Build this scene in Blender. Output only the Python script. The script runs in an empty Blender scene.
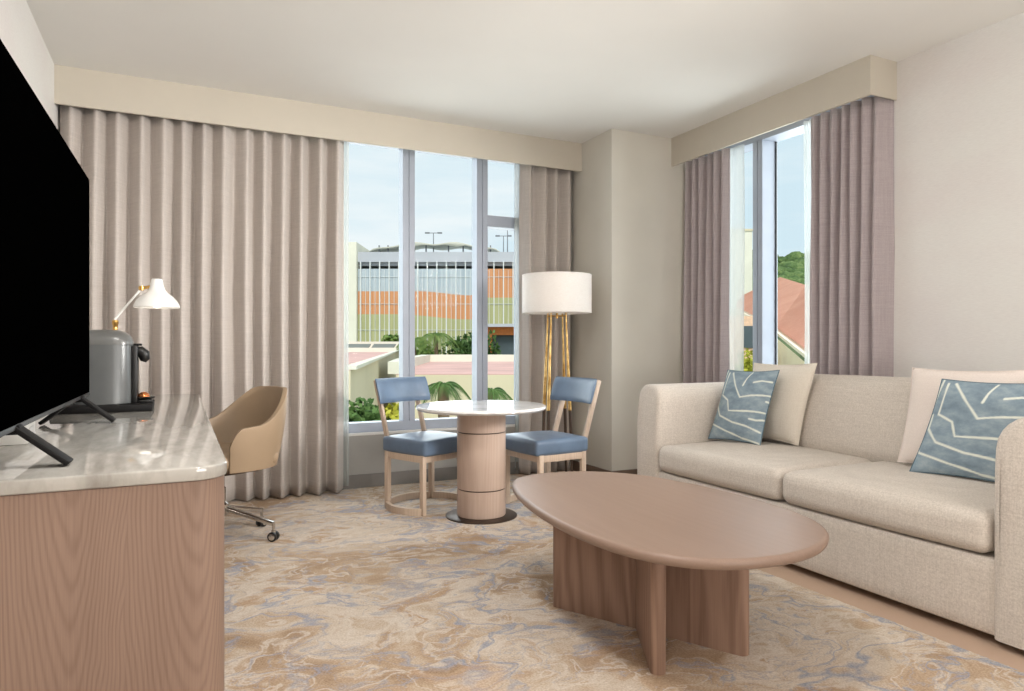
import bpy, bmesh, math, random
from mathutils import Vector, Matrix, noise
random.seed(7)
SC = bpy.context.scene
COL = SC.collection
PI = math.pi
R = math.radians

# ------------------------------------------------------------------ camera frame numbers
YAW = math.atan(334/688.0)
SN, CS = math.sin(YAW), math.cos(YAW)
EYE = 1.12
def W(px, d, z=0.0):
    """ground-plan position lying d metres ahead of the eye on the bearing px"""
    a = (px-512)/688.0
    return Vector((d*(SN+CS*a), d*(CS-SN*a), z))
def zat(py, d):
    return EYE-(py-345.5)/688.0*d

# ------------------------------------------------------------------ object helpers
def tag(o, label=None, cat=None, group=None, kind=None):
    if label: o['label'] = label
    if cat: o['category'] = cat
    if group: o['group'] = group
    if kind: o['kind'] = kind
    return o

def empty(name, loc, rz=0, label=None, cat=None, group=None, kind=None):
    o = bpy.data.objects.new(name, None)
    o.empty_display_size = 0.05
    o.location = loc; o.rotation_euler = (0, 0, rz)
    COL.objects.link(o)
    return tag(o, label, cat, group, kind)

def rootmat(o):
    while o.parent: o = o.parent
    return Matrix.Translation(o.location) @ o.rotation_euler.to_matrix().to_4x4()

def obj(name, bm, mat, parent=None, world=True, smooth=True, angle=40, label=None):
    """link bm as one mesh object; world=True: coordinates are world ones"""
    if parent is not None and world:
        bm.transform(rootmat(parent).inverted())
    bmesh.ops.recalc_face_normals(bm, faces=bm.faces)
    me = bpy.data.meshes.new(name)
    bm.to_mesh(me); bm.free()
    if smooth:
        for p in me.polygons: p.use_smooth = True
        try: me.set_sharp_from_angle(angle=R(angle))
        except Exception: pass
    o = bpy.data.objects.new(name, me)
    if mat is not None: me.materials.append(mat)
    COL.objects.link(o)
    if parent is not None: o.parent = parent
    if label: o['label'] = label
    return o

def wn(o):
    m = o.modifiers.new('wn', 'WEIGHTED_NORMAL'); m.weight = 100; m.keep_sharp = True; return o

def copy_tree(o, parent=None):
    c = o.copy(); COL.objects.link(c)
    if parent: c.parent = parent
    for ch in list(o.children): copy_tree(ch, c)
    return c

def NB(): return bmesh.new()

def box(bm, x0, x1, y0, y1, z0, z1, bev=0.0, seg=2):
    vs = [bm.verts.new((x, y, z)) for x in (x0, x1) for y in (y0, y1) for z in (z0, z1)]
    F = [(0,1,3,2),(4,6,7,5),(0,4,5,1),(2,3,7,6),(0,2,6,4),(1,5,7,3)]
    fs = [bm.faces.new([vs[i] for i in f]) for f in F]
    if bev > 0:
        es = list({e for f in fs for e in f.edges})
        bmesh.ops.bevel(bm, geom=es, offset=bev, segments=seg, profile=0.5, affect='EDGES')
    return bm

def obox(bm, c, ax, ay, az, hx, hy, hz, bev=0.0, seg=2):
    """oriented box"""
    t = NB(); box(t, -hx, hx, -hy, hy, -hz, hz, bev, seg)
    M = Matrix.Identity(4)
    for i, a in enumerate((ax, ay, az)):
        a = Vector(a).normalized()
        for r in range(3): M[r][i] = a[r]
    M.translation = Vector(c)
    t.transform(M); merge(bm, t)

def merge(bm, t):
    me = bpy.data.meshes.new('tmp'); t.to_mesh(me); t.free()
    bm.from_mesh(me); bpy.data.meshes.remove(me)

def bar(bm, p0, p1, w, h, up=(0,0,1), bev=0.003):
    """rectangular bar from p0 to p1, w sideways, h along up"""
    p0, p1 = Vector(p0), Vector(p1)
    d = (p1-p0).normalized(); s = d.cross(Vector(up))
    if s.length < 1e-4: s = d.cross(Vector((1,0,0)))
    s.normalize(); u = s.cross(d).normalized()
    obox(bm, (p0+p1)/2, s, d, u, w/2, (p1-p0).length/2, h/2, bev)

def soft(bm, x0, x1, y0, y1, z0, z1, r, n=14, puff=(0,0,0), pinch=0.0):
    """rounded soft box with crowned faces"""
    cx, cy, cz = (x0+x1)/2, (y0+y1)/2, (z0+z1)/2
    hx, hy, hz = (x1-x0)/2, (y1-y0)/2, (z1-z0)/2
    H = (hx, hy, hz)
    t = NB()
    bmesh.ops.create_cube(t, size=2)
    bmesh.ops.subdivide_edges(t, edges=t.edges[:], cuts=n, use_grid_fill=True)
    # spacing denser near edges
    for v in t.verts:
        p = [0,0,0]
        q = [v.co[i] for i in range(3)]
        for i in range(3):
            a = q[i]; rr = min(r, H[i]*0.98)
            f = rr/H[i]
            # first 25% near the ends carry the rounding
            s = 1 if a >= 0 else -1; a = abs(a)
            k = 0.6
            a2 = a/k*(1-f) if a < k else (1-f)+(a-k)/(1-k)*f
            p[i] = s*a2*H[i]
        inner = [max(-(H[i]-min(r, H[i]*0.98)), min(H[i]-min(r, H[i]*0.98), p[i])) for i in range(3)]
        d = Vector([(p[i]-inner[i])/min(r, H[i]*0.98) for i in range(3)])
        m = max(abs(d[0]), abs(d[1]), abs(d[2]))
        if m > 0 and d.length > 0:
            dn = d.normalized()*m
            p = [inner[i]+dn[i]*min(r, H[i]*0.98) for i in range(3)]
        u = [p[i]/H[i] for i in range(3)]
        o = []
        for i in range(3):
            j, k2 = (i+1) % 3, (i+2) % 3
            o.append(p[i]+puff[i]*u[i]*max(0, 1-u[j]**2)*max(0, 1-u[k2]**2))
        v.co = (o[0]+cx, o[1]+cy, o[2]+cz)
    merge(bm, t)
    return bm

def prism(bm, pts, z0, z1, bev=0.0, seg=3, bevtop=True):
    lo = [bm.verts.new((p[0], p[1], z0)) for p in pts]
    hi = [bm.verts.new((p[0], p[1], z1)) for p in pts]
    n = len(pts)
    fb = bm.faces.new(lo[::-1]); ft = bm.faces.new(hi)
    for i in range(n):
        j = (i+1) % n
        bm.faces.new((lo[i], lo[j], hi[j], hi[i]))
    if bev > 0:
        es = list(ft.edges)+list(fb.edges)
        bmesh.ops.bevel(bm, geom=es, offset=bev, segments=seg, profile=0.5, affect='EDGES')
    return bm

def slab(bm, pts, z0, z1, r, seg=6):
    """flat slab with rounded rim; flat faces keep flat normals"""
    n = len(pts); P = [Vector((p[0], p[1], 0)) for p in pts]
    area_ = sum(P[i].x*P[(i+1) % n].y-P[(i+1) % n].x*P[i].y for i in range(n))
    sg = 1 if area_ > 0 else -1
    N_ = []
    for i in range(n):
        a = (P[i]-P[i-1]).normalized(); c = (P[(i+1) % n]-P[i]).normalized()
        m = Vector((a.y+c.y, -(a.x+c.x), 0)).normalized()*sg
        N_.append(m/max(0.5, m.dot(Vector((a.y, -a.x, 0))*sg)))
    prof = [(r*(1-math.sin(PI/2*k/seg)), z0+r*(1-math.cos(PI/2*k/seg))) for k in range(seg+1)]
    prof += [(r*(1-math.cos(PI/2*k/seg)), z1-r*(1-math.sin(PI/2*k/seg))) for k in range(seg+1)]
    rings = [[bm.verts.new((P[i]-N_[i]*ins)+Vector((0, 0, z))) for i in range(n)] for ins, z in prof]
    for a, c in zip(rings, rings[1:]):
        for i in range(n): bm.faces.new((a[i], a[(i+1) % n], c[(i+1) % n], c[i]))
    for ring, fl in ((rings[0], True), (rings[-1], False)):
        f = bm.faces.new(ring[::-1] if fl else ring)
        for e in f.edges: e.smooth = False
    return bm

def lathe(bm, prof, c=(0,0,0), n=40, cap=True):
    rings = []
    for r, z in prof:
        rings.append([bm.verts.new((c[0]+r*math.cos(2*PI*i/n), c[1]+r*math.sin(2*PI*i/n), c[2]+z)) for i in range(n)])
    for a, b in zip(rings, rings[1:]):
        for i in range(n):
            j = (i+1) % n
            bm.faces.new((a[i], a[j], b[j], b[i]))
    if cap:
        if prof[0][0] > 1e-6: bm.faces.new(rings[0][::-1])
        if prof[-1][0] > 1e-6: bm.faces.new(rings[-1])
    return bm

def tube(bm, pts, rad, n=10, cap=True):
    pts = [Vector(p) for p in pts]
    if not isinstance(rad, (list, tuple)): rad = [rad]*len(pts)
    rings = []
    prev = None
    for i, p in enumerate(pts):
        d = (pts[min(i+1, len(pts)-1)]-pts[max(i-1, 0)]).normalized()
        if prev is None:
            s = d.cross(Vector((0,0,1)))
            if s.length < 1e-3: s = d.cross(Vector((1,0,0)))
        else:
            s = prev-d*prev.dot(d)
        s.normalize(); prev = s
        u = d.cross(s)
        rings.append([bm.verts.new(p+(s*math.cos(2*PI*k/n)+u*math.sin(2*PI*k/n))*rad[i]) for k in range(n)])
    for a, b in zip(rings, rings[1:]):
        for k in range(n):
            j = (k+1) % n
            bm.faces.new((a[k], a[j], b[j], b[k]))
    if cap:
        bm.faces.new(rings[0][::-1]); bm.faces.new(rings[-1])
    return bm

def catmull(pts, n=8, closed=True):
    out = []; N = len(pts)
    rng = range(N) if closed else range(N-1)
    for i in rng:
        if closed: P = [Vector(pts[(i+k) % N]) for k in (-1,0,1,2)]
        else: P = [Vector(pts[max(0, min(N-1, i+k))]) for k in (-1,0,1,2)]
        for k in range(n):
            t = k/n
            out.append(0.5*((2*P[1])+(-P[0]+P[2])*t+(2*P[0]-5*P[1]+4*P[2]-P[3])*t*t+(-P[0]+3*P[1]-3*P[2]+P[3])*t**3))
    if not closed: out.append(Vector(pts[-1]))
    return out

# ------------------------------------------------------------------ materials
def lin(c):
    return tuple(((v/255.0)/12.92 if v/255.0 <= 0.04045 else ((v/255.0+0.055)/1.055)**2.4) for v in c)+(1,)

class NT:
    def __init__(s, name):
        s.m = bpy.data.materials.new(name); s.m.use_nodes = True
        s.t = s.m.node_tree; s.n = s.t.nodes; s.l = s.t.links
        s.b = s.n['Principled BSDF']; s.out = s.n['Material Output']
    def a(s, ty, **kw):
        nd = s.n.new(ty)
        for k, v in kw.items():
            if k == 'ins':
                for kk, vv in v.items(): nd.inputs[kk].default_value = vv
            else: setattr(nd, k, v)
        return nd
    def k(s, a, b): s.l.new(a, b)
    def coord(s, scale=(1,1,1), rot=(0,0,0), kind='Object'):
        tc = s.a('ShaderNodeTexCoord'); mp = s.a('ShaderNodeMapping')
        mp.inputs['Scale'].default_value = scale; mp.inputs['Rotation'].default_value = rot
        s.k(tc.outputs[kind], mp.inputs[0]); return mp.outputs[0]
    def noise(s, vec, scale, detail=3, rough=0.5, dist=0.0):
        nd = s.a('ShaderNodeTexNoise', ins={'Scale': scale, 'Detail': detail, 'Roughness': rough, 'Distortion': dist})
        s.k(vec, nd.inputs['Vector']); return nd
    def ramp(s, fac, stops, interp='LINEAR'):
        nd = s.a('ShaderNodeValToRGB'); cr = nd.color_ramp; cr.interpolation = interp
        while len(cr.elements) < len(stops): cr.elements.new(0.5)
        for e, (p, c) in zip(cr.elements, stops): e.position = p; e.color = c if len(c) == 4 else lin(c)
        s.k(fac, nd.inputs[0]); return nd.outputs[0]
    def mix(s, fac, a, b, mode='MIX'):
        nd = s.a('ShaderNodeMix', data_type='RGBA', blend_type=mode)
        for sock, v in ((nd.inputs[0], fac), (nd.inputs[6], a), (nd.inputs[7], b)):
            if hasattr(v, 'links'): s.k(v, sock)
            else: sock.default_value = v
        return nd.outputs[2]
    def math(s, op, a, b=0.0, c=0.0):
        nd = s.a('ShaderNodeMath', operation=op)
        for i, v in enumerate((a, b, c)):
            if hasattr(v, 'links'): s.k(v, nd.inputs[i])
            else: nd.inputs[i].default_value = v
        return nd.outputs[0]
    def bump(s, h, strength=0.2, dist=0.01):
        nd = s.a('ShaderNodeBump', ins={'Strength': strength, 'Distance': dist})
        s.k(h, nd.inputs['Height']); s.k(nd.outputs[0], s.b.inputs['Normal'])
    def fin(s, color=None, rough=0.6, metal=0.0, spec=0.5):
        if color is not None:
            if hasattr(color, 'links'): s.k(color, s.b.inputs['Base Color'])
            else: s.b.inputs['Base Color'].default_value = color if len(color) == 4 else lin(color)
        s.b.inputs['Roughness'].default_value = rough
        s.b.inputs['Metallic'].default_value = metal
        s.b.inputs['Specular IOR Level'].default_value = spec
        return s.m

def plain(name, c, rough=0.6, metal=0.0, spec=0.5, var=0.06, vscale=8, bump=0.0, bscale=200):
    t = NT(name); v = t.coord()
    n = t.noise(v, vscale, 3)
    c1 = [min(255, x*(1-var)) for x in c]; c2 = [min(255, x*(1+var)) for x in c]
    col = t.ramp(n.outputs[0], [(0.3, tuple(c1)), (0.7, tuple(c2))])
    if bump > 0:
        n2 = t.noise(v, bscale, 2); t.bump(n2.outputs[0], bump, 0.002)
    return t.fin(col, rough, metal, spec)

def fabric(name, c, c2, rough=0.95, scale=1.0, weave=(420, 420, 420), mottled=0.5, bump=0.25, slub=True):
    t = NT(name); v = t.coord()
    base = t.noise(v, 160*scale, 3, 0.7)
    col = t.ramp(base.outputs[0], [(0.32, c2), (0.68, c)])
    if slub:
        vh = t.coord(scale=(6, 6, 260*scale)); nh = t.noise(vh, 1.0, 3, 0.6)
        vv = t.coord(scale=(240*scale, 240*scale, 5)); nv = t.noise(vv, 1.0, 3, 0.6)
        m = t.math('MULTIPLY', t.math('ADD', nh.outputs[0], nv.outputs[0]), 0.5)
        col2 = t.ramp(m, [(0.4, c2), (0.6, c)])
        col = t.mix(mottled, col, col2)
        t.bump(m, bump, 0.002)
    else:
        t.bump(base.outputs[0], bump, 0.002)
    t.b.inputs['Sheen Weight'].default_value = 0.1
    return t.fin(col, rough, 0, 0.2)

def wood(name, light, dark, axis='Z', scale=1.0, rough=0.5, contrast=1.0, swirl=5.0):
    """grain runs along axis"""
    t = NT(name)
    st = {'X': (0.10, 1, 1), 'Y': (1, 0.10, 1), 'Z': (1, 1, 0.10)}[axis]
    v = t.coord(scale=st)
    wv = t.a('ShaderNodeTexWave', wave_type='RINGS', rings_direction={'X':'X','Y':'Y','Z':'Z'}[axis],
             ins={'Scale': 9*scale, 'Distortion': swirl, 'Detail': 2.0, 'Detail Scale': 1.6, 'Detail Roughness': 0.5})
    off = t.a('ShaderNodeVectorMath', operation='ADD'); off.inputs[1].default_value = (0.31, 0.62, 0.17)
    nn = t.noise(v, 1.7*scale, 2); sc = t.a('ShaderNodeVectorMath', operation='SCALE'); sc.inputs['Scale'].default_value = 0.6
    t.k(nn.outputs[1], sc.inputs[0]); t.k(v, off.inputs[0])
    ad = t.a('ShaderNodeVectorMath', operation='ADD'); t.k(off.outputs[0], ad.inputs[0]); t.k(sc.outputs[0], ad.inputs[1])
    t.k(ad.outputs[0], wv.inputs['Vector'])
    st2 = {'X': (4, 260, 260), 'Y': (260, 4, 260), 'Z': (260, 260, 4)}[axis]
    fine = t.noise(t.coord(scale=st2), 1.0*scale, 4, 0.65)
    broad = t.noise(v, 3.0*scale, 3)
    f = t.math('ADD', t.math('MULTIPLY', wv.outputs['Fac'], 0.42*contrast), t.math('MULTIPLY', fine.outputs[0], 0.42))
    f = t.math('ADD', f, t.math('MULTIPLY', broad.outputs[0], 0.25))
    col = t.ramp(f, [(0.25, dark), (0.75, light)])
    t.bump(fine.outputs[0], 0.12, 0.001)
    return t.fin(col, rough, 0, 0.4)

def cathedral(name, light, dark):
    """flat-sawn oak veneer: nested tall arches"""
    t = NT(name); tc = t.a('ShaderNodeTexCoord'); sx = t.a('ShaderNodeSeparateXYZ'); t.k(tc.outputs['Object'], sx.inputs[0])
    wob = t.noise(t.coord(scale=(3, 3, 0.8)), 1.6, 3, 0.5)
    x = t.math('ADD', t.math('ADD', sx.outputs['X'], sx.outputs['Y']), t.math('MULTIPLY', t.math('SUBTRACT', wob.outputs[0], 0.5), 0.10))
    pp = t.math('PINGPONG', t.math('ADD', x, 0.052), 0.135)
    z = t.math('MULTIPLY', t.math('ADD', t.math('SUBTRACT', 1.15, sx.outputs['Z']), t.math('MULTIPLY', wob.outputs[0], 0.5)), 0.085)
    rr = t.math('SQRT', t.math('ADD', t.math('MULTIPLY', pp, pp), t.math('MULTIPLY', z, z)))
    w = t.math('SINE', t.math('MULTIPLY', rr, 760.0))
    w = t.math('POWER', t.math('ADD', t.math('MULTIPLY', w, 0.5), 0.5), 2.0)
    fine = t.noise(t.coord(scale=(320, 320, 5)), 1.0, 4, 0.65)
    broad = t.noise(t.coord(scale=(6, 6, 0.6)), 1.2, 2)
    f = t.math('SUBTRACT', 0.62, t.math('MULTIPLY', w, 0.22))
    f = t.math('ADD', f, t.math('MULTIPLY', t.math('SUBTRACT', fine.outputs[0], 0.5), 0.55))
    f = t.math('ADD', f, t.math('MULTIPLY', t.math('SUBTRACT', broad.outputs[0], 0.5), 0.5))
    t.bump(fine.outputs[0], 0.12, 0.001)
    return t.fin(t.ramp(f, [(0.15, dark), (0.8, light)]), 0.5, 0, 0.4)

M = {}
M['wall'] = plain('taupe_paint', (212,207,196), 0.85, var=0.01, vscale=3, bump=0.08, bscale=350)
M['ceil'] = plain('ceiling_paint', (232,230,225), 0.9, var=0.006, vscale=2)
M['valance'] = plain('valance_paint', (198,190,176), 0.8, var=0.012, vscale=3)
M['base'] = plain('baseboard_brown', (110,92,78), 0.5, var=0.05)
M['base_grey'] = plain('baseboard_grey', (120,116,112), 0.6, var=0.03)
M['lowwall'] = plain('grey_low_wall', (158,155,150), 0.8, var=0.015)
def wallpaper():
    t = NT('linen_wallcovering')
    v = t.coord(scale=(30, 30, 420)); n = t.noise(v, 1, 3, 0.6)
    v2 = t.coord(scale=(1.2, 1.2, 2.0)); n2 = t.noise(v2, 1.4, 2)
    c = t.ramp(n.outputs[0], [(0.35, (216,212,208)), (0.65, (229,226,222))])
    c = t.mix(0.5, c, t.ramp(n2.outputs[0], [(0.35, (220,213,211)), (0.65, (226,225,221))]))
    t.bump(n.outputs[0], 0.15, 0.001)
    return t.fin(c, 0.85, 0, 0.3)
M['paper'] = wallpaper()
M['alu'] = plain('grey_window_metal', (158,165,178), 0.45, metal=0.0, var=0.015)
M['sill'] = plain('sill_white', (214,212,208), 0.5, var=0.01)
M['curtain'] = fabric('mauve_linen_curtain', (200,191,184), (177,168,161), scale=1.0, mottled=0.55, bump=0.15)
M['curtain2'] = fabric('mauve_linen_curtain_side', (186,175,176), (162,151,153), scale=1.0, mottled=0.55, bump=0.15)
M['sofa'] = fabric('oatmeal_sofa_weave', (222,213,203), (186,176,166), scale=0.9, mottled=0.3, bump=0.4)
M['pillow_w'] = fabric('cream_pillow', (232,224,212), (216,206,192), scale=1.0, mottled=0.4, bump=0.15)
M['pillow_pink'] = fabric('blush_white_pillow', (240,228,220), (228,215,207), scale=1.0, mottled=0.3, bump=0.12)
M['leather_tan'] = plain('tan_leather', (152,130,105), 0.5, var=0.03, vscale=5, bump=0.12, bscale=260)
M['leather_blue'] = plain('slate_blue_leather', (98,117,140), 0.36, var=0.07, vscale=7, bump=0.12, bscale=160)
M['oak'] = wood('light_oak', (216,196,176), (192,170,150), 'Z', 1.6, 0.5, 0.4)
M['desk_oak'] = cathedral('desk_oak', (160,134,118), (126,101,87))
M['table_oak_top'] = wood('coffee_table_oak_top', (156,132,117), (138,115,101), 'Y', 0.9, 0.42, 0.12, 3)
M['table_oak_leg'] = wood('coffee_table_oak_leg', (164,134,116), (130,102,86), 'Z', 1.1, 0.5, 0.9)
M['ped_oak'] = wood('pedestal_oak', (204,182,166), (182,158,143), 'Z', 1.3, 0.5, 0.3)
M['chrome'] = plain('polished_chrome', (200,196,190), 0.18, metal=1.0, var=0.02)
M['bronze'] = plain('dark_bronze', (92,80,72), 0.35, metal=0.9, var=0.05)
M['black'] = plain('black_plastic', (22,21,21), 0.4, var=0.05)
M['black_matte'] = plain('matte_black', (14,12,12), 0.6, var=0.05, spec=0.25)
M['brass'] = plain('brass', (206,164,96), 0.28, metal=1.0, var=0.05)
M['dark_wood'] = plain('dark_brown_metal', (72,54,40), 0.45, var=0.08)
M['white_metal'] = plain('white_enamel', (238,236,232), 0.35, var=0.01)
M['plastic_white'] = plain('white_plastic', (226,224,218), 0.5, var=0.01)
M['machine_grey'] = plain('machine_grey', (100,102,102), 0.32, metal=0.25, var=0.03)
M['machine_lid'] = plain('machine_lid_grey', (108,108,106), 0.3, metal=0.25, var=0.03)
M['copper'] = plain('copper_capsule', (214,134,84), 0.25, metal=0.9, var=0.03)
M['thread'] = plain('seam_thread', (158,146,134), 0.8)
def screen():
    t = NT('switched_off_screen'); return t.fin((0.0004,0.0004,0.0004,1), 0.9, 0, 0.0)
M['screen'] = screen()
def gold():
    t = NT('hammered_gold_leaf'); v = t.coord()
    n = t.noise(v, 70, 2); n2 = t.noise(v, 18, 3)
    c = t.ramp(n2.outputs[0], [(0.35, (176,134,72)), (0.65, (232,196,130))])
    t.bump(n.outputs[0], 0.6, 0.004)
    return t.fin(c, 0.32, 0.85)
M['gold'] = gold()
def marble():
    t = NT('veined_marble'); v = t.coord(scale=(2.2, 0.55, 1), rot=(0, 0, 0.12))
    n = t.noise(v, 2.2, 8, 0.62, 0.6); n3 = t.noise(v, 14, 6, 0.6, 0.3)
    f = t.math('ADD', t.math('MULTIPLY', n.outputs[0], 0.7), t.math('MULTIPLY', n3.outputs[0], 0.3))
    c = t.ramp(f, [(0.34, (146,141,134)), (0.48, (170,166,159)), (0.6, (190,186,179))])
    return t.fin(c, 0.03, 0, 0.6)
M['marble'] = marble()
def marble2():
    t = NT('white_marble_top'); v = t.coord(scale=(1, 1.6, 1), rot=(0, 0, 0.7))
    n = t.noise(v, 5, 7, 0.6, 0.8)
    c = t.ramp(n.outputs[0], [(0.36, (206,204,204)), (0.5, (232,231,230))])
    return t.fin(c, 0.08, 0, 0.6)
M['marble_white'] = marble2()
def shade():
    t = NT('white_lamp_shade_linen')
    n = t.noise(t.coord(scale=(60, 60, 300)), 1, 3)
    c = t.ramp(n.outputs[0], [(0.3, (240,236,232)), (0.7, (248,245,242))])
    tr = t.a('ShaderNodeBsdfTranslucent'); t.k(c, tr.inputs[0])
    mx = t.a('ShaderNodeMixShader', ins={0: 0.35})
    t.fin(c, 0.9, 0, 0.2)
    t.k(t.b.outputs[0], mx.inputs[1]); t.k(tr.outputs[0], mx.inputs[2]); t.k(mx.outputs[0], t.out.inputs[0])
    return t.m
M['shade'] = shade()
def sheer():
    t = NT('white_sheer_voile')
    tr = t.a('ShaderNodeBsdfTranslucent'); tr.inputs[0].default_value = lin((204,208,206))
    tp = t.a('ShaderNodeBsdfTransparent')
    t.fin((214,218,214), 0.9, 0, 0.1)
    a = t.a('ShaderNodeMixShader', ins={0: 0.3}); t.k(t.b.outputs[0], a.inputs[1]); t.k(tr.outputs[0], a.inputs[2])
    n = t.noise(t.coord(scale=(300, 300, 300)), 1, 1)
    f = t.math('ADD', t.math('MULTIPLY', n.outputs[0], 0.12), 0.48)
    b = t.a('ShaderNodeMixShader'); t.k(f, b.inputs[0]); t.k(a.outputs[0], b.inputs[1]); t.k(tp.outputs[0], b.inputs[2])
    t.k(b.outputs[0], t.out.inputs[0])
    return t.m
M['sheer'] = sheer()
def glass():
    t = NT('window_glass')
    tp = t.a('ShaderNodeBsdfTransparent'); tp.inputs[0].default_value = (0.97, 0.985, 0.985, 1)
    gl = t.a('ShaderNodeBsdfGlossy'); gl.inputs['Roughness'].default_value = 0.0
    lw = t.a('ShaderNodeLayerWeight', ins={0: 0.12})
    f = t.math('MULTIPLY', lw.outputs['Fresnel'], 0.12)
    b = t.a('ShaderNodeMixShader'); t.k(f, b.inputs[0]); t.k(tp.outputs[0], b.inputs[1]); t.k(gl.outputs[0], b.inputs[2])
    t.k(b.outputs[0], t.out.inputs[0]); return t.m
M['glass'] = glass()
def emit(name, c, s):
    t = NT(name); t.fin(c, 0.5); t.b.inputs['Emission Color'].default_value = lin(c)
    t.b.inputs['Emission Strength'].default_value = s; return t.m
M['bulb'] = emit('lit_bulb', (255,246,232), 3)

def carpet():
    t = NT('patterned_carpet')
    v = t.coord(scale=(1, 1, 1))
    w1 = t.noise(t.coord(scale=(1.0, 1.35, 1), rot=(0, 0, 0.5)), 1.5, 3, 0.55)
    sc = t.a('ShaderNodeVectorMath', operation='SCALE'); sc.inputs['Scale'].default_value = 1.5
    t.k(w1.outputs[1], sc.inputs[0])
    ad = t.a('ShaderNodeVectorMath', operation='ADD'); t.k(t.coord(scale=(1.0, 1.2, 1), rot=(0, 0, 0.45)), ad.inputs[0]); t.k(sc.outputs[0], ad.inputs[1])
    wv = ad.outputs[0]
    fib = t.noise(v, 130, 3, 0.7)                       # pile
    jag = t.noise(v, 26, 4, 0.7)
    def vein(scale, width, off, detail=4):
        o = t.a('ShaderNodeVectorMath', operation='ADD'); o.inputs[1].default_value = off; t.k(wv, o.inputs[0])
        n = t.noise(o.outputs[0], scale, detail, 0.55, 0.4)
        d = t.math('ABSOLUTE', t.math('SUBTRACT', n.outputs[0], 0.5))
        d = t.math('ADD', d, t.math('MULTIPLY', t.math('SUBTRACT', jag.outputs[0], 0.5), 0.035))
        return t.math('SUBTRACT', 1.0, t.math('SMOOTH_MIN', t.math('DIVIDE', t.math('MAXIMUM', d, 0.0), width), 1.0, 0.1))
    pa = t.noise(wv, 1.5, 4, 0.6)
    col = t.ramp(pa.outputs[0], [(0.36, (152,124,96)), (0.44, (178,153,127)), (0.5, (194,178,160)), (0.56, (206,194,180)), (0.63, (174,144,114))])
    pb = t.noise(v, 6, 4, 0.7)
    col = t.mix(t.math('MULTIPLY', pb.outputs[0], 0.5), col, lin((186,168,150)))
    mask = t.noise(v, 0.9, 2); mk = t.ramp(mask.outputs[0], [(0.32, (0,0,0,1)), (0.5, (1,1,1,1))])
    lv = vein(3.2, 0.035, (7.1, 2.2, 0))
    col = t.mix(t.math('MULTIPLY', lv, 0.75), col, lin((208,197,185)))
    bv = vein(1.6, 0.030, (3.3, 9.4, 0))
    bv = t.math('MULTIPLY', bv, mk)
    bm_ = t.math('MULTIPLY', bv, 0.9)
    col = t.mix(bm_, col, lin((146,150,164)))
    bv2 = vein(3.4, 0.014, (13.3, 1.4, 0))
    col = t.mix(t.math('MULTIPLY', bv2, 0.6), col, lin((158,156,162)))
    rust = t.noise(wv, 2.6, 3); rk = t.ramp(rust.outputs[0], [(0.62, (0,0,0,1)), (0.7, (1,1,1,1))])
    col = t.mix(t.math('MULTIPLY', rk, 0.45), col, lin((184,154,128)))
    # fine pile speckle
    col = t.mix(0.5, col, t.ramp(fib.outputs[0], [(0.3, (90,90,90)), (0.7, (255,255,255))]), 'SOFT_LIGHT')
    # plain taupe border along the sofa side of the room
    tc = t.a('ShaderNodeTexCoord'); sx = t.a('ShaderNodeSeparateXYZ'); t.k(tc.outputs['Object'], sx.inputs[0])
    edge = t.math('ADD', sx.outputs['X'], t.math('MULTIPLY', t.math('SUBTRACT', jag.outputs[0], 0.5), 0.02))
    col = t.mix(t.math('GREATER_THAN', edge, 2.61), col, lin((186,160,140)))
    t.bump(fib.outputs[0], 0.5, 0.004)
    return t.fin(col, 0.97, 0, 0.15)
M['carpet'] = carpet()

# ------------------------------------------------------------------ the room
H = 2.90
XL, XR, YB, YF = -0.705, 4.06, 5.40, -2.2
def struct(name, bm, mat, parent=None, smooth=False):
    o = obj(name, bm, mat, parent, smooth=smooth)
    if parent is None: o['kind'] = 'structure'
    return o
struct('floor', box(NB(), XL-0.1, XR+0.4, YF-0.1, YB+0.25, -0.12, 0), M['carpet'])
struct('ceiling', box(NB(), XL-0.1, XR+0.4, YF-0.1, YB+0.25, H, H+0.12), M['ceil'])
struct('wall_left', box(NB(), XL-0.1, XL, YF, YB+0.2, 0, H), M['paper'])
struct('wall_front', box(NB(), XL-0.1, XR+0.3, YF-0.1, YF, 0, H), M['paper'])
BX0, BX1, BZ0, BZ1 = 0.30, 2.74, 0.43, 2.79
b = NB(); box(b, XL, BX0, YB, YB+0.2, 0, H); box(b, BX1, 3.2, YB, YB+0.2, 0, H)
box(b, BX0, BX1, YB, YB+0.2, 0, BZ0-0.02); box(b, BX0, BX1, YB, YB+0.2, BZ1, H)
struct('wall_back', b, M['lowwall'])
RY0, RY1 = 2.98, 4.64
b = NB(); box(b, XR, XR+0.3, YF, RY0, 0, H); box(b, XR, XR+0.3, RY1, 4.72, 0, H)
box(b, XR, XR+0.3, RY0, RY1, 0, BZ0-0.02); box(b, XR, XR+0.3, RY0, RY1, BZ1, H)
struct('wall_right', b, M['paper'])
struct('wall_corner_column', box(NB(), 3.2, XR+0.3, 4.72, YB+0.2, 0, H), M['wall'])
# baseboards
struct('baseboard_back', box(NB(), XL, 3.2, YB-0.016, YB, 0, 0.105, 0.003), M['base_grey'])
b = NB(); box(b, 3.184, 3.2, 4.704, YB-0.016, 0, 0.09, 0.003); box(b, 3.2, XR, 4.704, 4.72, 0, 0.09, 0.003)
struct('baseboard_column', b, M['base'])
struct('baseboard_right', box(NB(), XR-0.016, XR, YF, 4.70, 0, 0.09, 0.003), M['base'])
struct('baseboard_left', box(NB(), XL, XL+0.016, YF, YB-0.02, 0, 0.09, 0.003), M['base'])
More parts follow.
